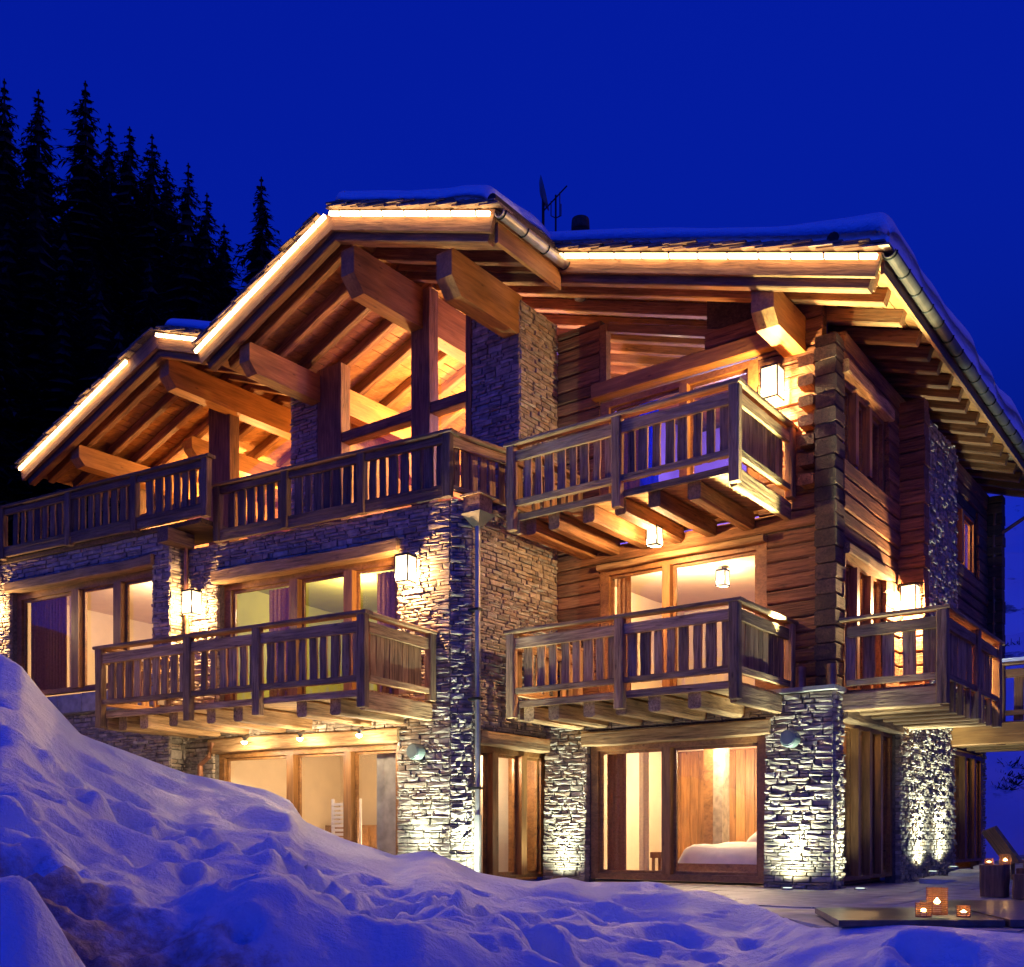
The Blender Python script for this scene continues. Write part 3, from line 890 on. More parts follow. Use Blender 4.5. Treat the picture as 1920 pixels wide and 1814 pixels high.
def balcony(label, fr, u0, u1, v0, v1, zt, zb, posts, joists, closed_side='u0', joist_back=None, jm=None):
    zf = zt - 1.10
    acc = Acc()
    n = int((v1 - v0) / .18)
    for k in range(n):
        a, b = v0 + .06 + (v1 - v0 - .06) * k / n, v0 + .06 + (v1 - v0 - .06) * (k + .95) / n
        acc.box(fr, u0 + .05, u1 - .05, a, b, zf - .06, zf + rnd.uniform(-.005, .005))
    part = acc.build('balcony', M_BALC, chalet); part['label'] = label
    jb = joist_back or v1
    for (u, w) in joists:
        beam('joist', fr(u, v0 + .13 + rnd.uniform(0, .05), zf - .20), fr(u, jb, zf - .20), w, .26, jm or M_BALC, part, rough=.006, cham=.03)
    beam('edge_beam', fr(u0 + .06, v0 + .06, zf - .17), fr(u0 + .06, v1, zf - .17), .10, .27, M_BALC, part, rough=.006, cham=.015)
    beam('edge_beam', fr(u1 - .06, v0 + .06, zf - .17), fr(u1 - .06, v1, zf - .17), .10, .27, M_BALC, part, rough=.006, cham=.015)
    beam('edge_beam', fr(u0, v0 + .07, zf - .06), fr(u1, v0 + .07, zf - .06), .05, .10, M_BALC, part, rough=.005, seg=5)
    railing(part, fr, u0, u1, v0, zt, zt - 1.0, posts, zb)
    railing(part, fr, v0 + .1, v1 - .03, u0, zt, zt - 1.0, [v1 - .09], zf, gap=.012, sw=(.12, .18), side='v')
    railing(part, fr, v0 + .1, v1 - .03, u1, zt, zt - 1.0, [v1 - .09], zf, gap=.10, side='v')
    return part

JR = [(4.32, .2), (3.86, .2), (3.23, .2), (2.66, .2), (2.09, .2), (1.46, .2)]
balcony('lower right balcony over the bedroom window', FR, .76, 4.56, -1.65, .33, 4.0, 2.63, [.77, 2.58, 4.55], JR, joist_back=.05)
balcony('upper right balcony with a lantern hung below', FR, .76, 4.56, -1.65, .33, 6.95, 5.58, [.77, 2.62, 4.55], JR, jm=M_RAFT)
balcony('lower left balcony above the snow bank', FL, .32, 5.96, -1.77, .0, 4.0, 2.62, [.33, 2.35, 3.84, 5.95], [(.98, .2), (1.62, .2), (2.9, .2), (3.5, .2), (4.35, .2), (5.05, .2), (5.6, .2)])

# side balcony (open ended where it meets the corner)
acc = Acc()
FB = FR
for k in range(18):
    b0 = .36 + k * .18
    acc.box(FR, -1.40, -.02, b0, b0 + .17, 2.84, 2.9 + rnd.uniform(-.005, .005))
sb = acc.build('balcony', M_BALC, chalet); sb['label'] = 'dark side balcony beside the wall lantern'
beam('edge_beam', FR(-1.4, .34, 2.72), FR(.05, .34, 2.72), .14, .28, M_BALC, sb, rough=.006, cham=.02)
for b in (.9, 1.45, 2.0, 2.55, 3.1, 3.55):
    beam('joist', FR(-1.38, b, 2.70), FR(0.0, b, 2.70), .18, .22, M_BALC, sb, rough=.006, cham=.02)
railing(sb, FR, -1.44, -.10, .30, 3.95, 2.95, [-1.43], 2.6, gap=.10, sw=(.15, .2))
railing(sb, FR, .4, 3.6, -1.44, 3.95, 2.95, [2.1, 3.55], 2.55, gap=.01, sw=(.13, .18), side='v')
for b in (.75, 1.2, 1.65, 2.5, 3.0):
    beam('bracket', FR(-1.44, b, 2.52), FR(-1.44, b, 2.95), .07, .07, M_BALC, sb, up=dB)

# upper terrace railings on the stone walls
acc = Acc()
V = [FL(0, 0, 6.02), FL(5.9, 0, 6.02), FR(11, -.7, 6.02), FR(5.05, -.7, 6.02), FR(5.05, -2.0, 6.02)]
acc.add(V + [v + Vector((0, 0, -.12)) for v in V], [(0, 1, 2, 3, 4), (9, 8, 7, 6, 5)])
tm = acc.build('balcony', M_RAIL, chalet); tm['label'] = 'upper terrace rail over the left wing'
beam('kick_board', FL(-.05, -.1, 6.13), FL(4.95, -.1, 6.13), .07, .16, M_RAIL, tm, rough=.006, seg=5)
railing(tm, FL, -.05, 4.95, -.1, 7.08, 6.2, [-.03, 1.65, 3.3, 4.9], 6.05, gap=.07, sw=(.12, .17), h_up=(.07, .18), h_lo=(.83, .90), mat=M_RAIL)
e0 = FL(-.03, -.1, 0); e1 = FW(-.95, -.06, 0); ed = (e1 - e0).normalized()
FT = frame(e0, ed, Vector((-ed.y, ed.x, 0)))
railing(tm, FT, .05, (e1 - e0).length, 0, 7.08, 6.2, [(e1 - e0).length - .05], 6.05, gap=.06, sw=(.1, .14), h_up=(.07, .22), h_lo=(.83, .90), mat=M_BALC)
acc = Acc(); acc.box(FL, 5.0, 12.5, -.42, .6, 6.34, 6.42)
tl = acc.build('balcony', M_RAIL, chalet); tl['label'] = 'far left terrace rail at the picture edge'
beam('kick_board', FL(4.75, -.5, 6.50), FL(12.4, -.5, 6.50), .07, .16, M_RAIL, tl, rough=.006, seg=5)
railing(tl, FL, 4.75, 12.4, -.5, 7.45, 6.57, [4.78, 6.6, 8.45, 10.5, 12.3], 6.38, gap=.075, sw=(.13, .18), h_up=(.07, .18), h_lo=(.83, .90), mat=M_RAIL)
# corbels under the terrace
cb = beam('corbel', FL(5.75, -.62, 6.18), FL(5.75, .0, 6.18), .28, .26, M_RAIL, tl, cham=.02)
cb = beam('corbel', FL(11.0, -.9, 6.18), FL(11.0, -.3, 6.18), .28, .26, M_RAIL, tl, cham=.02)

# rear deck with railing
acc = Acc(); acc.box(FR, -6.0, -.02, 6.62, 10.5, 2.84, 2.92)
rd = acc.build('balcony', M_BALC, chalet); rd['label'] = 'rear deck at the right edge with pale railing'
beam('edge_beam', FR(-6, 6.5, 2.72), FR(.0, 6.5, 2.72), .2, .42, M_BEAM, rd, rough=.006, cham=.02)
for b in (7.2, 7.9, 8.6):
    beam('joist', FR(-6, b, 2.66), FR(.0, b, 2.66), .2, .26, M_BALC, rd, rough=.006, cham=.02)
railing(rd, FR, -6, -.85, 6.55, 4.05, 2.95, [-.9, -3.0, -5.5], 2.5, gap=.16, sw=(.16, .2), mat=M_RAFT)
tag(wmesh('railing_snow', *(lambda a: (a.V, a.F))((lambda a: (a.box(FR, -6, -.9, 6.46, 6.64, 4.05, 4.12), a)[1])(Acc())), M_SNOW), 'strip of snow lying along the rear deck handrail', 'snow')

# downpipe with wooden hopper
acc = Acc(); acc.tube([FW(-2.06, -.13, 6.0 - .25), FW(-2.06, -.13, 1.1)], .045, 10)
dp = acc.build('downpipe', M_ZINC, chalet)
acc = Acc(); acc.tube([FW(-2.06, -.13, 1.1), FW(-2.06, -.13, 0.02)], .062, 10); acc.build('pipe_boot', M_ZINC, dp)
acc = Acc(); acc.box(FW, -2.22, -1.90, -.29, .03, 5.80, 6.06); acc.build('hopper_box', M_BALC, dp)
acc = Acc(); acc.box(FW, -2.27, -1.85, -.34, .06, 6.06, 6.09); acc.build('hopper_lid', M_BALC, dp)
acc = Acc()
q0 = [FW(u, v, 5.80) for (u, v) in ((-2.26, -.33), (-1.86, -.33), (-1.86, .05), (-2.26, .05))]
q1 = [FW(u, v, 5.62) for (u, v) in ((-2.12, -.19), (-2.0, -.19), (-2.0, -.07), (-2.12, -.07))]
acc.add(q1 + q0, BOXF); acc.build('funnel', M_GUT, dp)
for z in (1.5, 2.9, 4.3):
    acc = Acc(); acc.box(FW, -2.12, -2.0, -.18, .02, z, z + .04); acc.build('pipe_clip', M_BLACK, dp)
acc = Acc(); acc.tube([FL(5.72, -.10, 6.05), FL(5.72, -.10, 5.1), FL(5.72, -.06, 4.0)], .04, 8)
dp2 = acc.build('downpipe', M_COPPER, chalet)
acc = Acc(); acc.tube([FS(9.7, -.15, 8.0), FS(9.7, -.12, 7.3), FS(9.7, -.12, 4.0)], .045, 8); acc.build('downpipe', M_COPPER, chalet)
acc = Acc(); acc.tube([FS(9.72, -.15, 7.3), FS(9.9, -1.1, 7.9)], .04, 8); acc.build('downpipe', M_COPPER, chalet)
acc = Acc(); acc.tube([FL(5.05, -.1, 2.45), FL(5.08, -.16, 2.2), FL(5.3, -.16, 2.05), FL(5.34, -.1, 1.2)], .05, 8); acc.build('downpipe', M_COPPER, chalet)
# ledge course under the far left window and stone base ledge at the corner
acc = Acc()
for k in range(9):
    acc.box(FL, 5.95 + k * .7, 5.95 + k * .7 + .68, -.55, -.2, 3.15, 3.5 + rnd.uniform(-.01, .01))
acc.build('stone_ledge', M_LEDGE, chalet)
acc = Acc(); acc.box(FR, -.07, 1.0, -.15, .34, 2.88, 2.94); acc.build('stone_ledge', M_LEDGE, chalet)

# ================================================================== light strips
def led(label, pts, part_b):
    V = Acc()
    p0, p1 = [Vector(p) for p in pts]
    M, L = bframe(p0, p1, Vector((0, 0, 1)))
    o = empty('light_strip', p0, label, 'light strip', 'light strips along the gable edges')
    beam('lens', p0, p1, .045, .06, M_LED, o)
    n = max(3, int(L / .45))
    for k in range(n):
        p = p0.lerp(p1, (k + .5) / n)
        beam('clip', p + Vector((0, 0, -.035)), p + Vector((0, 0, .055)), .02, .055, M_BLACK, o, up=dB)
led('long glowing light strip on the left slope of the central gable', [FR(10.95, -2.87, 9.73), FR(7.50, -2.87, 11.01)], 0)
led('level looking light strip on the right slope of the central gable', [FR(7.38, -2.87, 11.01), FR(4.06, -2.87, 9.82)], 0)
led('light strip along the right roof edge above the balconies', [FR(4.12, -1.17, 9.99), FR(-.98, -1.17, 8.28)], 0)
led('lowest light strip on the far left gable slope', [FR(17.4, -2.77, 8.95), FR(13.3, -2.77, 10.23)], 0)
led('shortest light strip just right of the far left gable peak', [FR(12.3, -2.77, 10.47), FR(10.7, -2.77, 9.90)], 0)

# ================================================================== lanterns
def lantern_at(p, out, label, group, power, w=.27, h=.50, hang=False, rz=None):
    """iron box lantern with frosted panes; p = wall point at lantern mid height, out = outward direction"""
    out = Vector(out).normalized()
    c = Vector(p) + out * (w / 2 + .045)
    ang = math.atan2(out.y, out.x) + math.pi / 2
    o = empty('hanging_lantern' if hang else 'wall_lantern', c - Vector((0, 0, h / 2)), label, 'lantern', group, ang)
    X = Vector((math.cos(ang), math.sin(ang), 0)); Y = Vector((-X.y, X.x, 0))
    fr = frame(Vector((c.x, c.y, 0)), X, Y)
    z0, z1 = c.z - h / 2, c.z + h / 2
    acc = Acc(); hw = w / 2; t = .009
    for sx in (-1, 1):
        for sy in (-1, 1):
            acc.box(fr, sx * hw - t, sx * hw + t, sy * hw - t, sy * hw + t, z0, z1)
    for z in (z0, z1):
        for s in (-1, 1):
            acc.box(fr, -hw, hw, s * hw - t, s * hw + t, z - t, z + t)
            acc.box(fr, s * hw - t, s * hw + t, -hw + t, hw - t, z - t, z + t)
    acc.build('frame', M_BLACK, o)
    for (a, b, c_, d) in ((-hw + t, hw - t, -hw, -hw + .004), (-hw + t, hw - t, hw - .004, hw), (-hw, -hw + .004, -hw + t, hw - t), (hw - .004, hw, -hw + t, hw - t)):
        g = Acc(); g.box(fr, a, b, c_, d, z0 + t, z1 - t); g.build('pane', M_LANT, o)
    acc = Acc()
    if hang:
        acc.tube([c + Vector((0, 0, h / 2)), c + Vector((0, 0, h / 2 + .18))], .012, 6)
    else:
        acc.box(fr, -.05, .05, hw, hw + .045, z1 - .1, z1 + .06); acc.box(fr, -.02, .02, -.02, hw + .05, z1 + .02, z1 + .05)
    acc.build('bracket', M_BLACK, o)
    acc = Acc(); acc.box(fr, -hw - .01, hw + .01, -hw - .01, hw + .01, z1 + .011, z1 + .022); acc.build('lid', M_BLACK, o)
    acc = Acc(); acc.tube([c + Vector((0, 0, -.05)), c + Vector((0, 0, 0)), c + Vector((0, 0, .06))], [.012, .03, .014], 8); acc.build('bulb', M_BULB, o, True)
    lamp('lantern_bulb', c - Vector((0, 0, .07)), power, WARM, .05, o)
    return o
GL = 'box lanterns on the outside walls'
lantern_at(FR(.98, .30, 7.58), -dB, 'glowing box lantern on the log wall of the top right balcony', GL, 210, .26, .46)
lantern_at(FL(.72, -.02, 5.0), -nL, 'glowing box lantern right of the green lit window', GL, 105, .24, .41)
lantern_at(FL(5.48, -.02, 5.0), -nL, 'glowing box lantern between the two left windows', GL, 105, .24, .41)
lantern_at(FL(11.1, -.38, 5.45), -nL, 'box lantern cut off by the left picture edge', GL, 105, .24, .41)
lantern_at(FS(3.05, -.05, 4.72), -dA, 'box lantern above the side balcony rail', GL, 380, .24, .42)
lantern_at(FR(2.64, -.38, 5.42), -dB, 'small lantern hanging under the upper right balcony', GL, 130, .18, .27, True)
# lamp inside the middle floor room
o = lantern_at(FR(2.71, 2.2, 5.30), -dB, 'small box ceiling lamp inside the cream room', 'ceiling lamps indoors', 110, .17, .26, True)

# spots under the left balcony
for i, (l, lab) in enumerate(((3.96, 'leftmost of three small spotlights above the ground floor window'), (2.71, 'middle of three small spotlights above the ground floor window'), (1.47, 'rightmost of three small spotlights above the ground floor window'))):
    p = FL(l, -.42, 2.42)
    o = empty('spotlight', p, lab, 'spotlight', 'spotlights under the left balcony')
    acc = Acc(); acc.tube([p + nL * .10 + Vector((0, 0, .1)), p + Vector((0, 0, .04)), p - Vector((0, 0, .02))], [.03, .045, .05], 10); acc.build('housing', M_ZINC, o)
    acc = Acc(); acc.tube([p + nL * .4 + Vector((0, 0, .12)), p + nL * .08 + Vector((0, 0, .1))], .012, 6); acc.build('arm', M_ZINC, o)
    acc = Acc(); acc.tube([p - Vector((0, 0, .022)), p - Vector((0, 0, .045)), p - Vector((0, 0, .07))], [.05, .045, .015], 10); acc.build('lens', M_BULB, o, True)
    lamp('spot_bulb', p - Vector((0, 0, .10)), 42, (1.0, .80, .50), .04, o)

# recessed uplights at the wall foot
GREENW = (0.84, 1.0, 0.82)
UPG = 'recessed uplights along the wall foot'
def uplight(p, lean, label, power, size=150):
    p = Vector(p)
    o = empty('uplight', p, label, 'uplight', UPG)
    acc = Acc(); acc.tube([p + Vector((0, 0, -.02)), p + Vector((0, 0, .02))], .085, 14); acc.build('rim', M_ZINC, o)
    acc = Acc(); acc.tube([p + Vector((0, 0, .01)), p + Vector((0, 0, .026))], .065, 14); acc.build('lens', M_UPL, o)
    spot('uplight_bulb', p + Vector((0, 0, .05)), Vector((0, 0, 1)) + Vector(lean) * .5, power * .30, GREENW, size, 1.0, .03, o)
    spot('uplight_beam', p + Vector((0, 0, .05)), Vector((0, 0, 1)) + Vector(lean) * 1.3, power * 1.15, GREENW, 62, 1.0, .04, o)
uplight(FR(.55, -.36, .0), dB * .10, 'uplight at the foot of the right front pillar', 420)
uplight(FS(.13, -.34, .0), dA * .10, 'uplight round the corner beside the side doors', 300)
uplight(FS(4.1, -.30, .14), dA * .10, 'left uplight of the pair at the side stone wall', 620)
uplight(FS(5.5, -.30, .19), dA * .10, 'right uplight of the pair at the side stone wall', 620)
uplight(FR(4.58, -.36, .0), dB * .10, 'uplight at the pier left of the bedroom window', 330)
uplight(FC(.26, -.36, .0), Vector((-.02, .12, 0)), 'uplight beside the downpipe foot', 420)
uplight(FL(.45, -.38, .0), nL * .12, 'uplight at the left wing pier behind the snow', 330)
# up lights on the corner ledge
def ledge_light(p, d, label, power, size):
    p = Vector(p)
    o = empty('ledge_lamp', p, label, 'wall lamp', 'lamps on the corner ledge')
    acc = Acc(); acc.tube([p, p + Vector((0, 0, .3))], .075, 12, False); acc.build('shade', M_COPPER, o)
    acc = Acc(); acc.tube([p + Vector((0, 0, .22)), p + Vector((0, 0, .25))], .06, 12); acc.build('lens', M_UPL, o)
    spot('ledge_bulb', p + Vector((0, 0, .34)), d, power, (.92, 1.0, .55), size, .5, .03, o)
ledge_light(FR(.47, -.06, 2.94), Vector((0, 0, 1)) - dB * .42 + dA * .03, 'small tube lamp shining up from the corner ledge', 620, 46)
ledge_light(FR(.0, -.08, 2.94), Vector((0, 0, 1)) - dA * .27 - dB * .06, 'low tube lamp beside the dark log corner', 900, 38)

# round wall discs
for p, n_, lab in ((FL(.59, -.02, 2.11), nL, 'pale round wall disc right of the left ground floor window'), (FR(.57, -.14, 2.19), dB, 'dark green round wall disc on the right front pillar')):
    o = empty('wall_disc', p, lab, 'wall disc', 'round discs on the stone walls')
    acc = Acc(); acc.tube([p, p - n_ * .14, p - n_ * .17], [.13, .13, .115], 20); acc.build('body', M_DISC, o)
    acc = Acc(); acc.tube([p - n_ * .168, p - n_ * .176], [.10, .095], 20); acc.build('face', M_DISC, o)

# satellite dish and aerial on the roof
p = FR(4.97, -.2, 10.75)
o = empty('satellite_dish', p, 'dark satellite dish seen edge on above the roof snow', 'satellite dish')
acc = Acc(); acc.tube([p, p + Vector((0, 0, 1.05))], .025, 8); acc.build('mast', M_BLACK, o)
ctr = p + Vector((0, 0, 1.02)); ax = Vector((.97, -.12, .25)).normalized()
acc = Acc(); acc.tube([ctr - ax * .05, ctr - ax * .02, ctr + ax * .03], [.05, .19, .28], 20); acc.build('reflector', M_ZINC, o)
acc = Acc(); acc.tube([ctr - Vector((0, 0, .3)), ctr + ax * .42], .012, 6); acc.build('feed_arm', M_BLACK, o)
p = FR(4.71, -.2, 10.6)
o = empty('aerial', p, 'thin forked aerial right of the satellite dish', 'aerial')
acc = Acc(); acc.tube([p, p + Vector((0, 0, 1.05))], .018, 6); acc.build('mast', M_BLACK, o)
for dz, dx in ((1.0, .07), (.85, -.08), (.8, .09)):
    acc = Acc(); acc.tube([p + Vector((0, 0, .66)), p + Vector((dx, 0, .7)), p + Vector((dx, 0, dz + .1))], .009, 5); acc.build('rod', M_BLACK, o)

# ================================================================== interiors
lamp('room_light', FR(2.5, 1.9, 2.28), 120, ROOM, .15, chalet)
lamp('room_light', FR(3.6, 3.2, 1.9), 45, ROOM, .12, chalet)
lamp('room_light', FR(3.4, 1.5, 5.1), 60, ROOM, .15, chalet)
lamp('room_light', FR(2.6, 2.4, 7.4), 130, (.62, .55, 1.0), .2, chalet)
lamp('room_light', FR(3.7, 1.6, 8.6), 9, ROOM, .1, chalet)
lamp('room_light', FL(3.2, 1.8, 5.2), 95, ROOM, .15, chalet)
lamp('room_light', FL(3.0, 1.8, 2.2), 40, ROOM, .2, chalet)
lamp('room_light', FL(1.6, 1.2, .4), 35, ROOM, .2, chalet)
lamp('room_light', FL(7.6, 1.6, 5.5), 150, ROOM, .15, chalet)
lamp('room_light', FW(-.9, .6, 2.0), 40, ROOM, .1, chalet)
for (a, b, z, e) in ((8.6, 1.2, 9.5, 70), (8.7, 2.6, 9.4, 70), (6.6, 2.0, 8.2, 60), (8.6, 4.0, 8.0, 60), (14.5, 1.5, 8.9, 80), (12.2, 2.5, 9.0, 80), (15.4, 1.0, 8.4, 60), (11.6, 1.0, 7.6, 50)):
    lamp('hall_light', FR(a, b, z), e, (1.0, .52, .16), .07, chalet)
lamp('hall_light', FR(5.9, 1.4, 8.3), 40, (.6, .45, 1.0), .15, chalet)

for (b, a, z, e) in ((1.5, .65, 7.5, 110), (1.6, .4, 4.8, 9), (7.8, .7, 7.3, 60), (1.6, .38, 2.3, 5), (8.2, .7, 2.3, 12)):
    lamp('side_light', FS(b, a, z), e, (1.0, .55, .2), .08, chalet)

def curtain(fr, u0, u1, v, z0, z1, mat, label, folds=.09, amp=.035):
    n = max(6, int((u1 - u0) / folds * 4)); V = []; F = []
    for z in (z0, z1):
        for k in range(n + 1):
            u = u0 + (u1 - u0) * k / n
            V.append(fr(u, v + amp * math.sin((u - u0) / folds * 2 * math.pi), z))
    for z in (z0, z1):
        for k in range(n + 1):
            u = u0 + (u1 - u0) * k / n
            V.append(fr(u, v + .008 + amp * math.sin((u - u0) / folds * 2 * math.pi), z))
    m = n + 1
    for k in range(n):
        F.append((k, k + 1, m + k + 1, m + k)); F.append((2*m + k, 3*m + k, 3*m + k + 1, 2*m + k + 1))
    return tag(wmesh('curtain', V, F, mat, None, True), label, 'curtain')
curtain(FR, 3.66, 4.05, .36, .08, 2.2, M_CURT, 'brown curtain at the left of the bedroom window')
curtain(FR, 3.25, 3.42, .40, .08, 2.2, M_CURT2, 'narrow bright curtain edge in the bedroom window')
curtain(FR, 3.72, 3.98, .62, 3.0, 5.2, M_CURT, 'narrow dark curtain at the left of the cream room')
curtain(FR, 3.55, 3.98, .62, 5.8, 8.1, M_CURT, 'tan curtain at the left of the violet lit room window')
curtain(FR, 3.2, 3.54, .64, 5.8, 8.1, M_CURTB, 'blue lit curtain beside the tan one in the top window')
curtain(FL, 1.2, 1.75, .42, 3.0, 5.2, M_CURT, 'brown curtain at the right of the green lit room')
curtain(FL, 3.62, 4.15, .42, 3.0, 5.2, M_CURT, 'dark curtain at the left of the green lit room')
curtain(FL, 9.2, 10.3, -.02, 3.65, 5.7, M_CURT, 'brown curtain at the left of the far left window')
curtain(FL, 8.86, 9.15, .02, 3.65, 5.7, M_CURT2, 'pale curtain edge in the far left window')
curtain(FL, 1.25, 1.75, .42, .1, 2.2, M_LEDGE, 'grey blind at the right of the left ground floor window', .3, .01)

p = FL(2.45, .6, .05)
o = empty('radiator', p, 'pale slatted radiator low behind the middle left ground floor pane', 'radiator')
for k in range(14):
    beam('slat', FL(2.25, .6, .35 + k * .075), FL(2.85, .6, .35 + k * .075), .06, .045, M_LINEN, o)
for u in (2.25, 2.85):
    beam('side', FL(u, .6, .06), FL(u, .6, 1.42), .05, .05, M_LINEN, o)
p = FL(4.6, 2.6, .05)
o = empty('sideboard', p, 'brown sideboard deep in the left ground floor room', 'sideboard')
acc = Acc(); acc.box(FL, 3.5, 5.3, 3.3, 3.9, .05, 1.0); acc.build('body', M_PANEL, o)
for u in (3.55, 4.15, 4.75):
    acc = Acc(); acc.box(FL, u, u + .52, 3.28, 3.3, .12, .95); acc.build('door', M_PANEL, o)
p = FL(8.0, 2.2, 3.6)
o = empty('sofa', p, 'dark low sofa in the far left cream room', 'sofa')
acc = Acc(); acc.box(FL, 6.6, 9.0, 1.2, 2.0, 3.6, 4.02); acc.build('seat', M_CURT, o)
acc = Acc(); acc.box(FL, 6.6, 9.0, 2.0, 2.2, 3.6, 4.45); acc.build('backrest', M_CURT, o)
# bed in the ground floor room
p = FR(1.7, 1.9, .05)
bed = empty('bed', p, 'low bed with white cover behind the bedroom window', 'bed')
acc = Acc(); acc.box(FR, .6, 2.9, .75, 2.75, .05, .32); acc.build('bed_base', M_PANEL, bed)
def soft(name, fr, u0, u1, v0, v1, z0, h, mat, parent, seed, p=4, label=None):
    n = 18; V = []; F = []
    for i in range(n + 1):
        for j in range(n + 1):
            x, y = i / n * 2 - 1, j / n * 2 - 1
            e = max(0, 1 - abs(x) ** p) ** .5 * max(0, 1 - abs(y) ** p) ** .5
            nz = float(vnoise(np.array(x * 2.5 + 9), np.array(y * 2.5 + 9), seed)) * .35 + .8
            V.append(fr(u0 + (u1 - u0) * i / n, v0 + (v1 - v0) * j / n, z0 + h * e * nz))
    for i in range(n):
        for j in range(n):
            F.append((i*(n+1)+j, (i+1)*(n+1)+j, (i+1)*(n+1)+j+1, i*(n+1)+j+1))
    m = len(V)
    V += [fr(u, v, z0) for (u, v) in ((u0, v0), (u1, v0), (u1, v1), (u0, v1))]
    F.append((m, m+1, m+2, m+3))
    return wmesh(name, V, F, mat, parent, True)
soft('mattress', FR, .55, 2.95, .7, 2.8, .32, .34, M_LINEN, bed, 3, 8)
tag(soft('pillow', FR, .75, 2.0, 1.3, 1.95, .60, .38, M_LINEN, None, 5, 2.2), 'plump pale pillow lying on the bed', 'pillow')
# bedside globe lamp
p = FR(2.25, 3.6, .05)
o = empty('floor_lamp', p, 'glowing globe lamp beside the bed', 'lamp')
acc = Acc(); acc.tube([p, p + Vector((0, 0, 1.0))], .015, 8); acc.build('stem', M_BLACK, o)
acc = Acc(); acc.tube([p + Vector((0, 0, 1.0 + .09 - .09 * math.cos(math.pi * k / 8))) for k in range(9)], [max(.004, .09 * math.sin(math.pi * k / 8)) for k in range(9)], 14); acc.build('globe', M_BULB, o, True)
lamp('globe_bulb', p + Vector((0, 0, 1.25)), 25, WARM, .08, o)
p = FR(3.25, .9, .05)
o = empty('stool', p, 'small dark stool behind the left bedroom pane', 'stool')
acc = Acc(); acc.box(FR, 3.08, 3.42, .75, 1.05, .40, .50); acc.build('seat', M_CURT, o)
for u in (3.1, 3.36):
    for v in (.77, .99):
        beam('leg', FR(u + .02, v + .02, .05), FR(u + .02, v + .02, .40), .05, .05, M_CURT, o)
p = FR(2.95, 2.2, .05)
o = empty('reflection_pillar', p, 'wooden post and slate strip standing in for a reflection in the bedroom pane', 'pillar')
acc = Acc(); acc.box(FR, 2.96, 3.14, 2.2, 2.5, .05, 2.5); acc.build('post', M_PANEL, o)
acc = Acc(); acc.box(FR, 2.78, 2.955, 2.2, 2.5, .05, 2.5); acc.build('reflection_slate', M_STONE, o)  # slate strip added in place of the outside reflected in the pane
p = FR(1.5, 3.0, 2.95)
o = empty('cupboard', p, 'brown wooden cupboard inside the cream room', 'cupboard')
acc = Acc(); acc.box(FR, .9, 2.1, 3.0, 3.5, 2.95, 4.75); acc.build('body', M_PANEL, o)
for u in (.93, 1.52):
    acc = Acc(); acc.box(FR, u, u + .55, 2.98, 3.0, 3.0, 4.7); acc.build('door', M_PANEL, o)

# ================================================================== ground
# ridge line of the snow bank: direction (X/Y), distance, height
RU = [-.80, -.56, -.4923, -.4718, -.4513, -.4256, -.4154, -.3641, -.3128, -.2769, -.2359, -.2128, -.2000, -.1641, -.1128, -.082, -.0667, -.0308, .0205, .0513, .0718, .1436, .1744, .2256, .2667, .2974, .3282, .3795, .4256, .4923, .62, .9]
RV = [1130, 1190, 1225, 1250, 1300, 1352, 1374, 1412, 1452, 1466, 1482, 1502, 1540, 1572, 1606, 1598, 1606, 1636, 1650, 1645, 1655, 1655, 1668, 1692, 1722, 1736, 1729, 1731, 1741, 1749, 1752, 1752]
RY = [15, 15, 14.2, 14, 14, 14, 14, 14.6, 15, 15, 14.8, 14.6, 14.4, 14.2, 13.8, 13.4, 13.2, 13.2, 13.2, 13, 13, 12.6, 12.2, 11.4, 9.6, 9.0, 8.9, 8.7, 8.5, 8.3, 8.2, 8.2]
RZ = [CZ + (1570 - v) * y / 1950 for v, y in zip(RV, RY)]

# terrace: dark bed with individual slabs, ending under the snow bank
def terrace():
    us = [-.20, -.1, 0, .1, .18, .25, .3, .4, .5, .65, .9]
    fr_ = [(u * y, y) for u, y in ((u, float(np.interp(u, RU, RY)) + .05) for u in us)]
    top = [(x, y, -.022) for x, y in fr_] + [(60, 60, -.022), (-10, 60, -.022)]
    n = len(top)
    base = wmesh('terrace', top + [(x, y, -.35) for x, y, _ in top], [tuple(range(n)), tuple(range(2 * n - 1, n - 1, -1))] + [(k, n + k, n + (k + 1) % n, (k + 1) % n) for k in range(n)], M_TERR)
    base['kind'] = 'structure'
    for i in range(-9, 14):
        b0 = i * .9 - 2.0
        j0 = -9.5 + (i % 2) * .6
        for j in range(0, 14):
            a0 = j0 + j * 1.2
            q = [(a0 + .006, b0 + .006), (a0 + 1.194, b0 + .006), (a0 + 1.194, b0 + .894), (a0 + .006, b0 + .894)]
            P = [FR(u, v, 0) for u, v in q]
            if any(p.y < np.interp(p.x / p.y, RU, RY) - .25 for p in P): continue
            if b0 > .1 and a0 + 1.2 > .05: continue
            if a0 > 4.6: continue
            dz = [rnd.uniform(-.004, .004) for _ in range(4)]
            V = [FR(u, v, tz(v) + dz[k] - .008) for k, (u, v) in enumerate(q)]
            V = [v - Vector((0, 0, .09)) for v in V] + V
            wmesh('paving_slab', V, BOXF, M_TERR, base, False, FR(a0, b0, 0))
terrace()

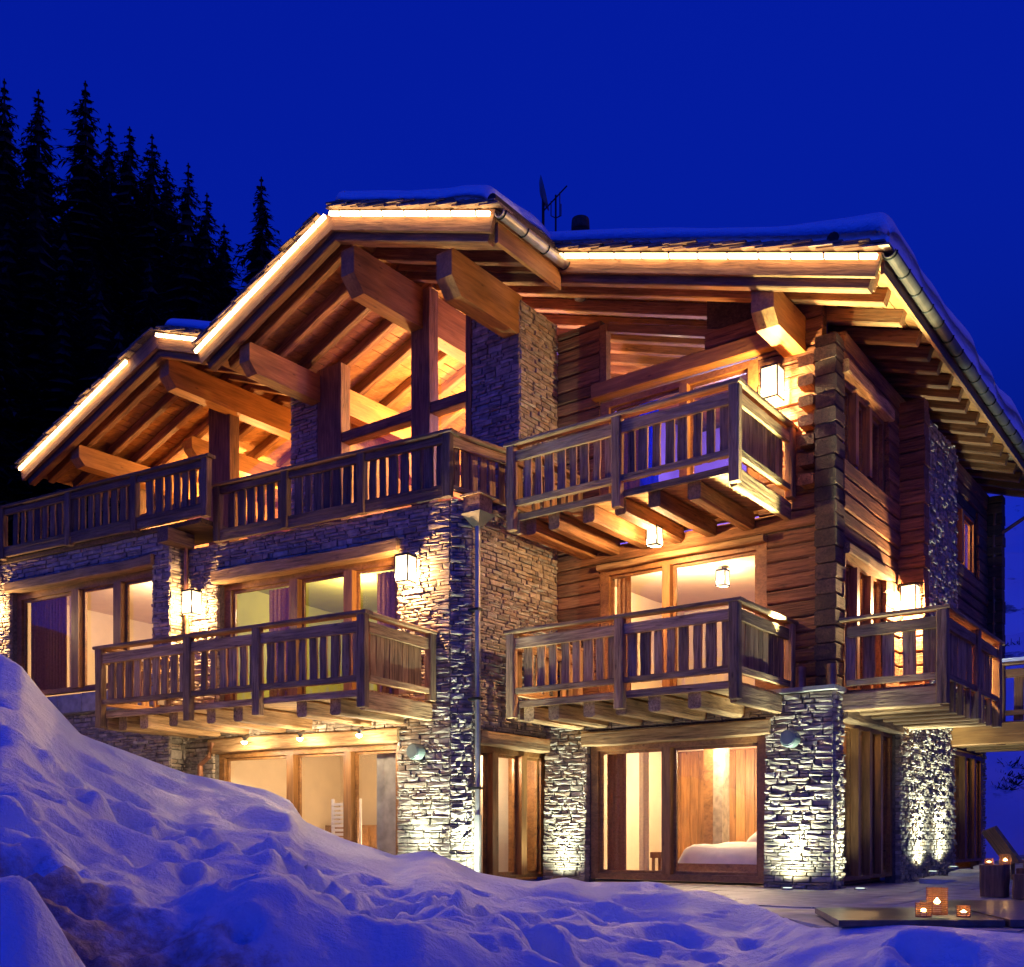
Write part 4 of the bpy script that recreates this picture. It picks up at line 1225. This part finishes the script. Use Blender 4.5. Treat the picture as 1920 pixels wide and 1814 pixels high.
def terrain(x, y):
    u = np.where(y > .5, x / np.maximum(y, .5), np.sign(x) * .9)
    u = np.clip(u, -.8, .9)
    yr = np.interp(u, RU, RY); zr = np.interp(u, RU, RZ)
    y0 = 3.0
    z0 = -.55 + .25 * np.clip(-u, 0, .6)
    t = (y - y0) / (yr - y0)
    tc = np.clip(t, 0, 1)
    # rising snow field with a rounded brow at the ridge
    prof = tc * (1 - .25 * np.sin(np.pi * tc))
    kr = np.clip((u - .08) / .15, 0, 1)
    prof = prof * (1 - kr) + kr * tc ** 2.0
    z = z0 + (zr - z0) * prof
    d = np.clip(y - yr, 0, None)
    left = np.clip((-.40 - u) / .05, 0, 1)
    fall = np.where(d > 0, .08 * d + np.clip(d, 0, 1.4) ** 2 * .35 + np.clip(d - 1.4, 0, None) * .9, 0)
    z = z - fall * (1 - .75 * left)
    z = np.where(d > 0, np.maximum(z, -.22), z)
    z = np.where(y < y0, z0 - .05 * (y0 - y), z)
    # bumps, kept small on the very ridge so the outline stays
    amp = np.clip((1 - t) * 4, .12, 1) * np.clip((y - 1) / 3, 0, 1)
    m = np.clip((.80 - t) * 2.2, .05, 1) * (.35 + .9 * vnoise(x * 1.1, y * 1.1, 26))
    lum = (vnoise(x * .7, y * .7, 21) - .5) * .30 + (vnoise(x * 1.7, y * 1.7, 22) - .5) * .13
    lum = lum + 1.7 * m * ((vnoise(x * 4.2, y * 4.2, 23) - .5) * .10 + (vnoise(x * 8, y * 8, 24) - .5) * .07 + (np.abs(vnoise(x * 11, y * 11, 25) - .5) - .25) * .06)
    z = z + lum * amp
    return z, amp
nx, ny = 420, 330
xs = np.linspace(-13, 10.5, nx); ys = np.concatenate([np.linspace(-4, 3.4, 30), np.linspace(3.45, 18.5, ny - 30)])
XX, YY = np.meshgrid(xs, ys, indexing='ij')
ZZ, AMP = terrain(XX, YY)
r3 = np.random.RandomState(5)
# foot holes and hollows
def dents(n, fx, rad, dep, rim=.25):
    global ZZ
    for _ in range(n):
        cx, cy = fx()
        r = r3.uniform(*rad); dd = r3.uniform(*dep); el = r3.uniform(.6, 1.0)
        ix = slice(*np.searchsorted(xs, [cx - r * 3, cx + r * 3])); iy = slice(*np.searchsorted(ys, [cy - r * 3, cy + r * 3]))
        q = ((XX[ix, iy] - cx) / r) ** 2 + ((YY[ix, iy] - cy) / (r * el)) ** 2
        s = AMP[ix, iy]
        ZZ[ix, iy] += s * dd * (-np.exp(-q ** 2.4) + rim * np.exp(-(np.sqrt(q) - 1.45) ** 2 * 6))
dents(85, lambda: (r3.uniform(-8, 4), r3.uniform(5, 14)), (.22, .55), (.10, .24))
dents(260, lambda: (r3.uniform(-5, 4), r3.uniform(5, 11)), (.08, .18), (.05, .12))
# trail of steps crossing the slope
for k in range(26):
    t = k / 25
    cx, cy = -5.2 + 5.6 * t, 11.5 - 2.5 * t + (.16 if k % 2 else -.16)
    dents(1, lambda: (cx + r3.uniform(-.08, .08), cy + r3.uniform(-.08, .08)), (.16, .24), (.12, .2), .4)
# near bank at the lower left
ZZ += .34 * np.exp(-(((XX + 2.50) / .46) ** 2 + ((YY - 5.05) / .34) ** 2) ** 1.7) * (.85 + .3 * vnoise(XX * 3, YY * 3, 77))
ZZ += .14 * np.exp(-(((XX + 2.3) / .25) ** 2 + ((YY - 5.2) / .3) ** 2))
cr = 7.55 + .35 * np.sin(XX * 1.3) + .25 * (vnoise(XX * 1.2, YY * 0, 41) - .5)
dy = YY - cr
ZZ += .34 * np.clip(1 - ((XX + .95) / 1.5) ** 4, 0, 1) * np.where(dy < 0, np.exp(-(dy / .55) ** 2), np.exp(-(dy / 1.3) ** 2))
# lumpy piles towards the terrace corner
ZZ += .22 * np.exp(-(((XX - 2.9) / .9) ** 2 + ((YY - 7.6) / .5) ** 2))
# trodden brown path: a groove running down to the right
px = np.array([-5.5, -3.35, -2.5, -1.95, -1.45, -.7]); py = np.array([7.5, 6.55, 6.1, 5.85, 5.6, 5.0])
best = np.full(XX.shape, 9.0)
for k in range(len(px) - 1):
    ax, ay, bx, by = px[k], py[k], px[k + 1], py[k + 1]
    tt = np.clip(((XX - ax) * (bx - ax) + (YY - ay) * (by - ay)) / ((bx - ax) ** 2 + (by - ay) ** 2), 0, 1)
    best = np.minimum(best, np.hypot(XX - ax - tt * (bx - ax), YY - ay - tt * (by - ay)))
DIRT = np.clip(1 - best / .85, 0, 1) ** .5
ZZ -= .07 * np.exp(-(best / .45) ** 2)
V = np.stack([XX, YY, ZZ], -1).reshape(-1, 3)
idx = np.arange(nx * len(ys)).reshape(nx, len(ys))
F = np.stack([idx[:-1, :-1], idx[1:, :-1], idx[1:, 1:], idx[:-1, 1:]], -1).reshape(-1, 4)
me = bpy.data.meshes.new('snow_ground'); me.from_pydata(V.tolist(), [], F.tolist()); me.materials.append(M_SNOWG)
me.polygons.foreach_set('use_smooth', [True] * len(me.polygons))
at = me.attributes.new('dirt', 'FLOAT', 'POINT'); at.data.foreach_set('value', DIRT.reshape(-1).astype(np.float32))
tag(put('snow_ground', me, Matrix()), kind='structure')
# wide sheet below everything, out to the horizon
o = wmesh('valley_ground', [(-400, -400, -1.2), (400, -400, -1.2), (400, 400, -1.2), (-400, 400, -1.2)], [(0, 1, 2, 3)], M_SNOW); o['kind'] = 'structure'

# hillsides
def hill(name, th0, th1, d0, d1, zf, mat, n1=70, n2=60):
    V = []
    for i in range(n1 + 1):
        th = math.radians(th0 + (th1 - th0) * i / n1)
        for j in range(n2 + 1):
            d = d0 + (d1 - d0) * (j / n2) ** 1.4
            x, y = d * math.sin(th), d * math.cos(th)
            V.append((x, y, zf(x, y, d, th)))
    F = [(i*(n2+1)+j, (i+1)*(n2+1)+j, (i+1)*(n2+1)+j+1, i*(n2+1)+j+1) for i in range(n1) for j in range(n2)]
    o = wmesh(name, V, F, mat, None, True, (0, 0, 0)); o['kind'] = 'structure'
    return o
nz1 = lambda x, y, s, k: float(vnoise(np.array(x / s), np.array(y / s), k)) - .5
def zleft(x, y, d, th):
    return -1 + (d - 24) * .40 * min(1, max(.25, (-math.degrees(th) + 12) / 22)) + nz1(x, y, 9, 31) * 3
def zright(x, y, d, th):
    return -1.0 + max(0, d - 26) * .365 + nz1(x, y, 7, 33) * 3.0 + nz1(x, y, 2.5, 34) * 1.2
hill('forest_slope', -75, -3, 25, 170, zleft, M_FOREST)
m_, nt_, b_ = newmat('snow_and_scrub')
g_ = N(nt_, 'ShaderNodeNewGeometry'); mp_ = N(nt_, 'ShaderNodeMapping'); mp_.inputs['Scale'].default_value = (.16, .10, .35)
nt_.links.new(g_.outputs['Position'], mp_.inputs['Vector'])
n_ = N(nt_, 'ShaderNodeTexNoise'); n_.inputs['Scale'].default_value = 1.6; n_.inputs['Detail'].default_value = 9; n_.inputs['Roughness'].default_value = .68
nt_.links.new(mp_.outputs[0], n_.inputs['Vector'])
r_ = ramp(nt_, [(.31, (.035, .035, .03)), (.37, (.3, .3, .3)), (.42, (.82, .84, .88))])
nt_.links.new(n_.outputs['Fac'], r_.inputs[0]); nt_.links.new(r_.outputs[0], b_.inputs['Base Color'])
b_.inputs['Roughness'].default_value = .85
hill('snowy_slope', 5, 75, 25, 170, zright, m_, 90, 80)

# ================================================================== spruces
def spruce_meshes(seed):
    r = random.Random(seed)
    V = []; F = []
    n = 64
    prof = lambda t: .225 * (1 - t) ** .8 + .002
    # ragged inner mass round the stem
    for i in range(40):
        t = i / 40; z = .12 + .84 * t; rr = prof(t) * .62
        for k in range(7):
            a = r.uniform(0, 6.283); q = rr * r.uniform(.6, 1.15); w = .5 * rr + .003
            b = len(V)
            V += [(0, 0, z + .02), (math.cos(a) * q - math.sin(a) * w, math.sin(a) * q + math.cos(a) * w, z - .3 * q), (math.cos(a) * q + math.sin(a) * w, math.sin(a) * q - math.cos(a) * w, z - .3 * q)]
            F.append((b, b + 1, b + 2))
    # boughs with fine twigs
    for i in range(n):
        t = i / (n - 1); z = .10 + .895 * t
        for k in range(15 if t < .8 else 9):
            rr = prof(t) * r.uniform(.5, 1.12) * (1.25 if r.random() < .08 else 1)
            a = r.uniform(0, 6.283); ca, sa = math.cos(a), math.sin(a)
            dr = r.uniform(.15, .5) * rr
            P = lambda f: (ca * rr * f, sa * rr * f, z - dr * f ** 1.4 + .12 * rr * f ** 4)
            b = len(V); p0 = P(.2); p1 = P(1.0); w = .0022
            V += [(p0[0] - sa * w, p0[1] + ca * w, p0[2]), (p0[0] + sa * w, p0[1] - ca * w, p0[2]), p1]
            F.append((b, b + 1, b + 2))
            for m in range(9):
                f = r.uniform(.2, .97); p = P(f); sd = 1 if m % 2 else -1
                an = a + sd * r.uniform(.5, 1.2); l = rr * r.uniform(.16, .34) * (1.15 - f * .6) + .004
                q = (p[0] + math.cos(an) * l, p[1] + math.sin(an) * l, p[2] - l * r.uniform(.1, .7))
                wb = .0024 + .02 * rr
                b = len(V)
                V += [(p[0] - ca * wb, p[1] - sa * wb, p[2] + .001), (p[0] + ca * wb, p[1] + sa * wb, p[2] - .001), q]
                F.append((b, b + 1, b + 2))
    crown = mesh('crown', V, F, M_NEEDLE)
    tv = Acc(); tv.tube([(0, 0, -.06), (0, 0, .3), (0, 0, .7), (0, 0, 1.0)], [.018, .013, .007, .0015], 7)
    trunk = mesh('trunk', tv.V, tv.F, M_BARK)
    return crown, trunk
SPR = [spruce_meshes(s) for s in (1, 2, 3, 4)]
def spruce(x, y, ztop, label, H=None):
    d = math.hypot(x, y); th = math.atan2(x, y)
    zb = zleft(x, y, d, th)
    H = ztop - zb
    o = empty('spruce_tree', (x, y, zb), label, 'tree', 'dark spruces on the slope left of the house', rnd.uniform(0, 6.28))
    c, t = SPR[rnd.randrange(4)]
    wx = min(1.35, max(.8, 20 / H)) * rnd.uniform(.9, 1.1)
    M = WD[o.name] @ Matrix.Diagonal((H * wx, H * wx, H, 1))
    put('crown', c, M, o); put('trunk', t, M, o)
def px_tree(px, py, d, label):
    x = (px - 960) / 1950 * d
    spruce(x, d, CZ + (1570 - py) * d / 1950, label)
named = [(8, 148, 46, 'tall spruce at the left picture edge'), (72, 168, 48, 'slim spruce just right of the one at the left edge'),
         (160, 152, 44, 'broadest and tallest looking spruce of the left forest'), (205, 232, 50, 'spruce filling in right of the broadest one'),
         (243, 238, 47, 'spruce at the middle of the falling tree line'), (285, 252, 45, 'sharp topped spruce above the tree line middle'),
         (312, 300, 49, 'lower spruce right of the sharp topped one'), (353, 306, 43, 'last tall spruce on the right of the forest'),
         (388, 362, 46, 'small spruce at the right edge of the forest'), (420, 420, 52, 'lowest spruce in the gap at the forest edge'),
         (490, 332, 44, 'lone spruce standing apart left of the gable')]
for a in named: px_tree(*a)
FV = []; FF = []
for i in range(38):
    px = rnd.uniform(-260, 500); d = rnd.uniform(31, 42)
    top = 175 + max(0, px) * .62 + rnd.uniform(60, 400)
    if 395 < px < 470: top += 160
    x = (px - 960) / 1950 * d; zt = CZ + (1570 - top) * d / 1950
    zb = zleft(x, d, math.hypot(x, d), math.atan2(x, d)); H = zt - zb
    if H < 3: continue
    wx = min(1.5, max(.8, 16 / H)); ca, sa = math.cos(i), math.sin(i); n0 = len(FV)
    m_ = SPR[i % 4][0]
    FV += [(x + (v.co.x * ca - v.co.y * sa) * H * wx, d + (v.co.x * sa + v.co.y * ca) * H * wx, zb + v.co.z * H) for v in m_.vertices]
    FF += [tuple(n0 + k for k in p.vertices) for p in m_.polygons]
tag(put('forest', mesh('forest', FV, FF, M_NEEDLE), Matrix()), kind='stuff')
# brush on the right slope
acc = Acc()
for i, (x, y, s) in enumerate(((15.7, 33, .35), (16.7, 35, .45), (15.3, 32.4, .3), (17.4, 36, .5), (45, 88, .9), (24, 50, .5), (18.2, 38, .5))):
    d = math.hypot(x, y); zb = zright(x, y, d, 0)
    r = random.Random(i)
    for k in range(70):
        a = r.uniform(0, 6.28); e = r.uniform(.1, 1.2); l = s * r.uniform(.5, 1.1)
        p = Vector((x, y, zb - .2)) + Vector((r.uniform(-1, 1) * s, r.uniform(-.6, .6) * s, 0))
        q = p + Vector((math.cos(a) * math.cos(e) * l, math.sin(a) * math.cos(e) * l, math.sin(e) * l))
        w = Vector((r.uniform(-.12, .12), r.uniform(-.12, .12), .12)) * s
        acc.add([p, q, p + w, q + w * .4], [(0, 1, 3, 2)])
tag(acc.build('bushes', M_NEEDLE), kind='stuff')

# ================================================================== things on the terrace
GC = 'wicker candle lanterns on the terrace'
def candle_basket(p, r, h, label, power, wick=True):
    p = Vector(p)
    o = empty('candle_lantern', p, label, 'candle lantern', GC)
    acc = Acc()
    nr = max(6, int(h / .016))
    for k in range(nr):
        z = h * (k + .5) / nr
        acc.tube([p + Vector((r * math.cos(2 * math.pi * i / 14), r * math.sin(2 * math.pi * i / 14), z)) for i in range(15)], .0036, 4, False)
    acc.build('weave', M_WICKER, o)
    for i in range(8):
        a = 2 * math.pi * i / 8
        q = p + Vector((r * math.cos(a), r * math.sin(a), 0))
        acc = Acc(); acc.tube([q, q + Vector((0, 0, h))], .0032, 5); acc.build('stake', M_WICKER, o)
    acc = Acc(); acc.tube([p, p + Vector((0, 0, .015))], r, 14); acc.build('base', M_WICKER, o)
    acc = Acc(); acc.tube([p + Vector((0, 0, .015)), p + Vector((0, 0, h * .38))], r * .45, 12); acc.build('candle', M_LINEN, o)
    acc = Acc(); acc.tube([p + Vector((0, 0, .016)), p + Vector((0, 0, h * .97))], r * .86, 16, False); acc.build('glass', M_AMBER, o, True)
    f0 = p + Vector((0, 0, h * .40)); fh = h * .22
    acc = Acc(); acc.tube([f0, f0 + Vector((0, 0, fh * .3)), f0 + Vector((0, 0, fh))], [.012, .028, .004], 8); acc.build('flame', M_CANDLE, o, True)
    lamp('flame_light', f0 + Vector((0, 0, fh * .5)), power, (1.0, .5, .15), .02, o)
zc = .085
candle_basket((3.67, 8.98, zc), .088, .235, 'largest wicker candle lantern, at the back of the front trio', 5)
candle_basket((3.49, 8.82, zc - .01), .065, .125, 'small wicker candle lantern left of the largest one', 2)
candle_basket((3.83, 8.82, zc - .01), .055, .10, 'small wicker candle lantern right of the largest one', 2)

def block(fr, u0, u1, v0, v1, z0, z1, label):
    c = fr((u0 + u1) / 2, (v0 + v1) / 2, z0)
    o = empty('wood_block', c, label, 'wood block', 'rough wooden blocks used as stools')
    beam('body', fr((u0 + u1) / 2, (v0 + v1) / 2, z0), fr((u0 + u1) / 2, (v0 + v1) / 2, z1), u1 - u0, v1 - v0, M_RAFT, o, up=fr.V, rough=.006, seg=3, cham=.02)
block(FR, -2.42, -2.12, -.72, -.42, 0, .40, 'taller wooden block carrying candle lanterns')
block(FR, -2.85, -2.56, -1.0, -.72, 0, .30, 'lower wooden block in front of the taller one')
block(FR, -2.9, -2.5, -.5, -.15, 0, .36, 'wooden block behind, at the right picture edge')
candle_basket(FR(-2.2, -.55, .40), .05, .085, 'tiny candle lantern on the taller block, left', 2.5)
candle_basket(FR(-2.40, -.60, .40), .07, .14, 'bright candle lantern on the taller block, right', 4)
# dark cover panels of the sunken tub
tb = empty('tub_cover', (4.2, 9.3, 0.0), 'low dark panelled tub cover in the terrace corner', 'tub cover')
for i, (x0, x1, y0, y1, z) in enumerate(((2.75, 4.15, 8.75, 10.3, .055), (4.17, 5.4, 8.70, 10.25, .062), (5.42, 6.8, 8.65, 10.2, .058), (4.3, 6.6, 10.28, 11.6, .05))):
    wmesh('panel', [(x0, y0, 0), (x1, y0, 0), (x1 + .25, y1, 0), (x0 + .25, y1, 0), (x0, y0, z), (x1, y0, z), (x1 + .25, y1, z), (x0 + .25, y1, z)], BOXF, M_DARKSLAB, tb)
# reclined lounger at the right edge
lg = empty('lounger', Vector((7.9, 16, .02)), 'reclined wooden lounger back beyond the candle block', 'lounger')
beam('backrest', Vector((7.72, 16, .36)), Vector((7.38, 16.1, .88)), .55, .05, M_BALC, lg, up=Vector((.8, .0, .55)))
beam('seat', Vector((7.7, 16, .38)), Vector((9.0, 15.8, .36)), .55, .05, M_BALC, lg)
for (x, y) in ((7.8, 15.8), (7.8, 16.2), (8.9, 15.6), (8.9, 16.0)):
    beam('leg', Vector((x, y, .02)), Vector((x, y, .36)), .05, .05, M_BALC, lg)
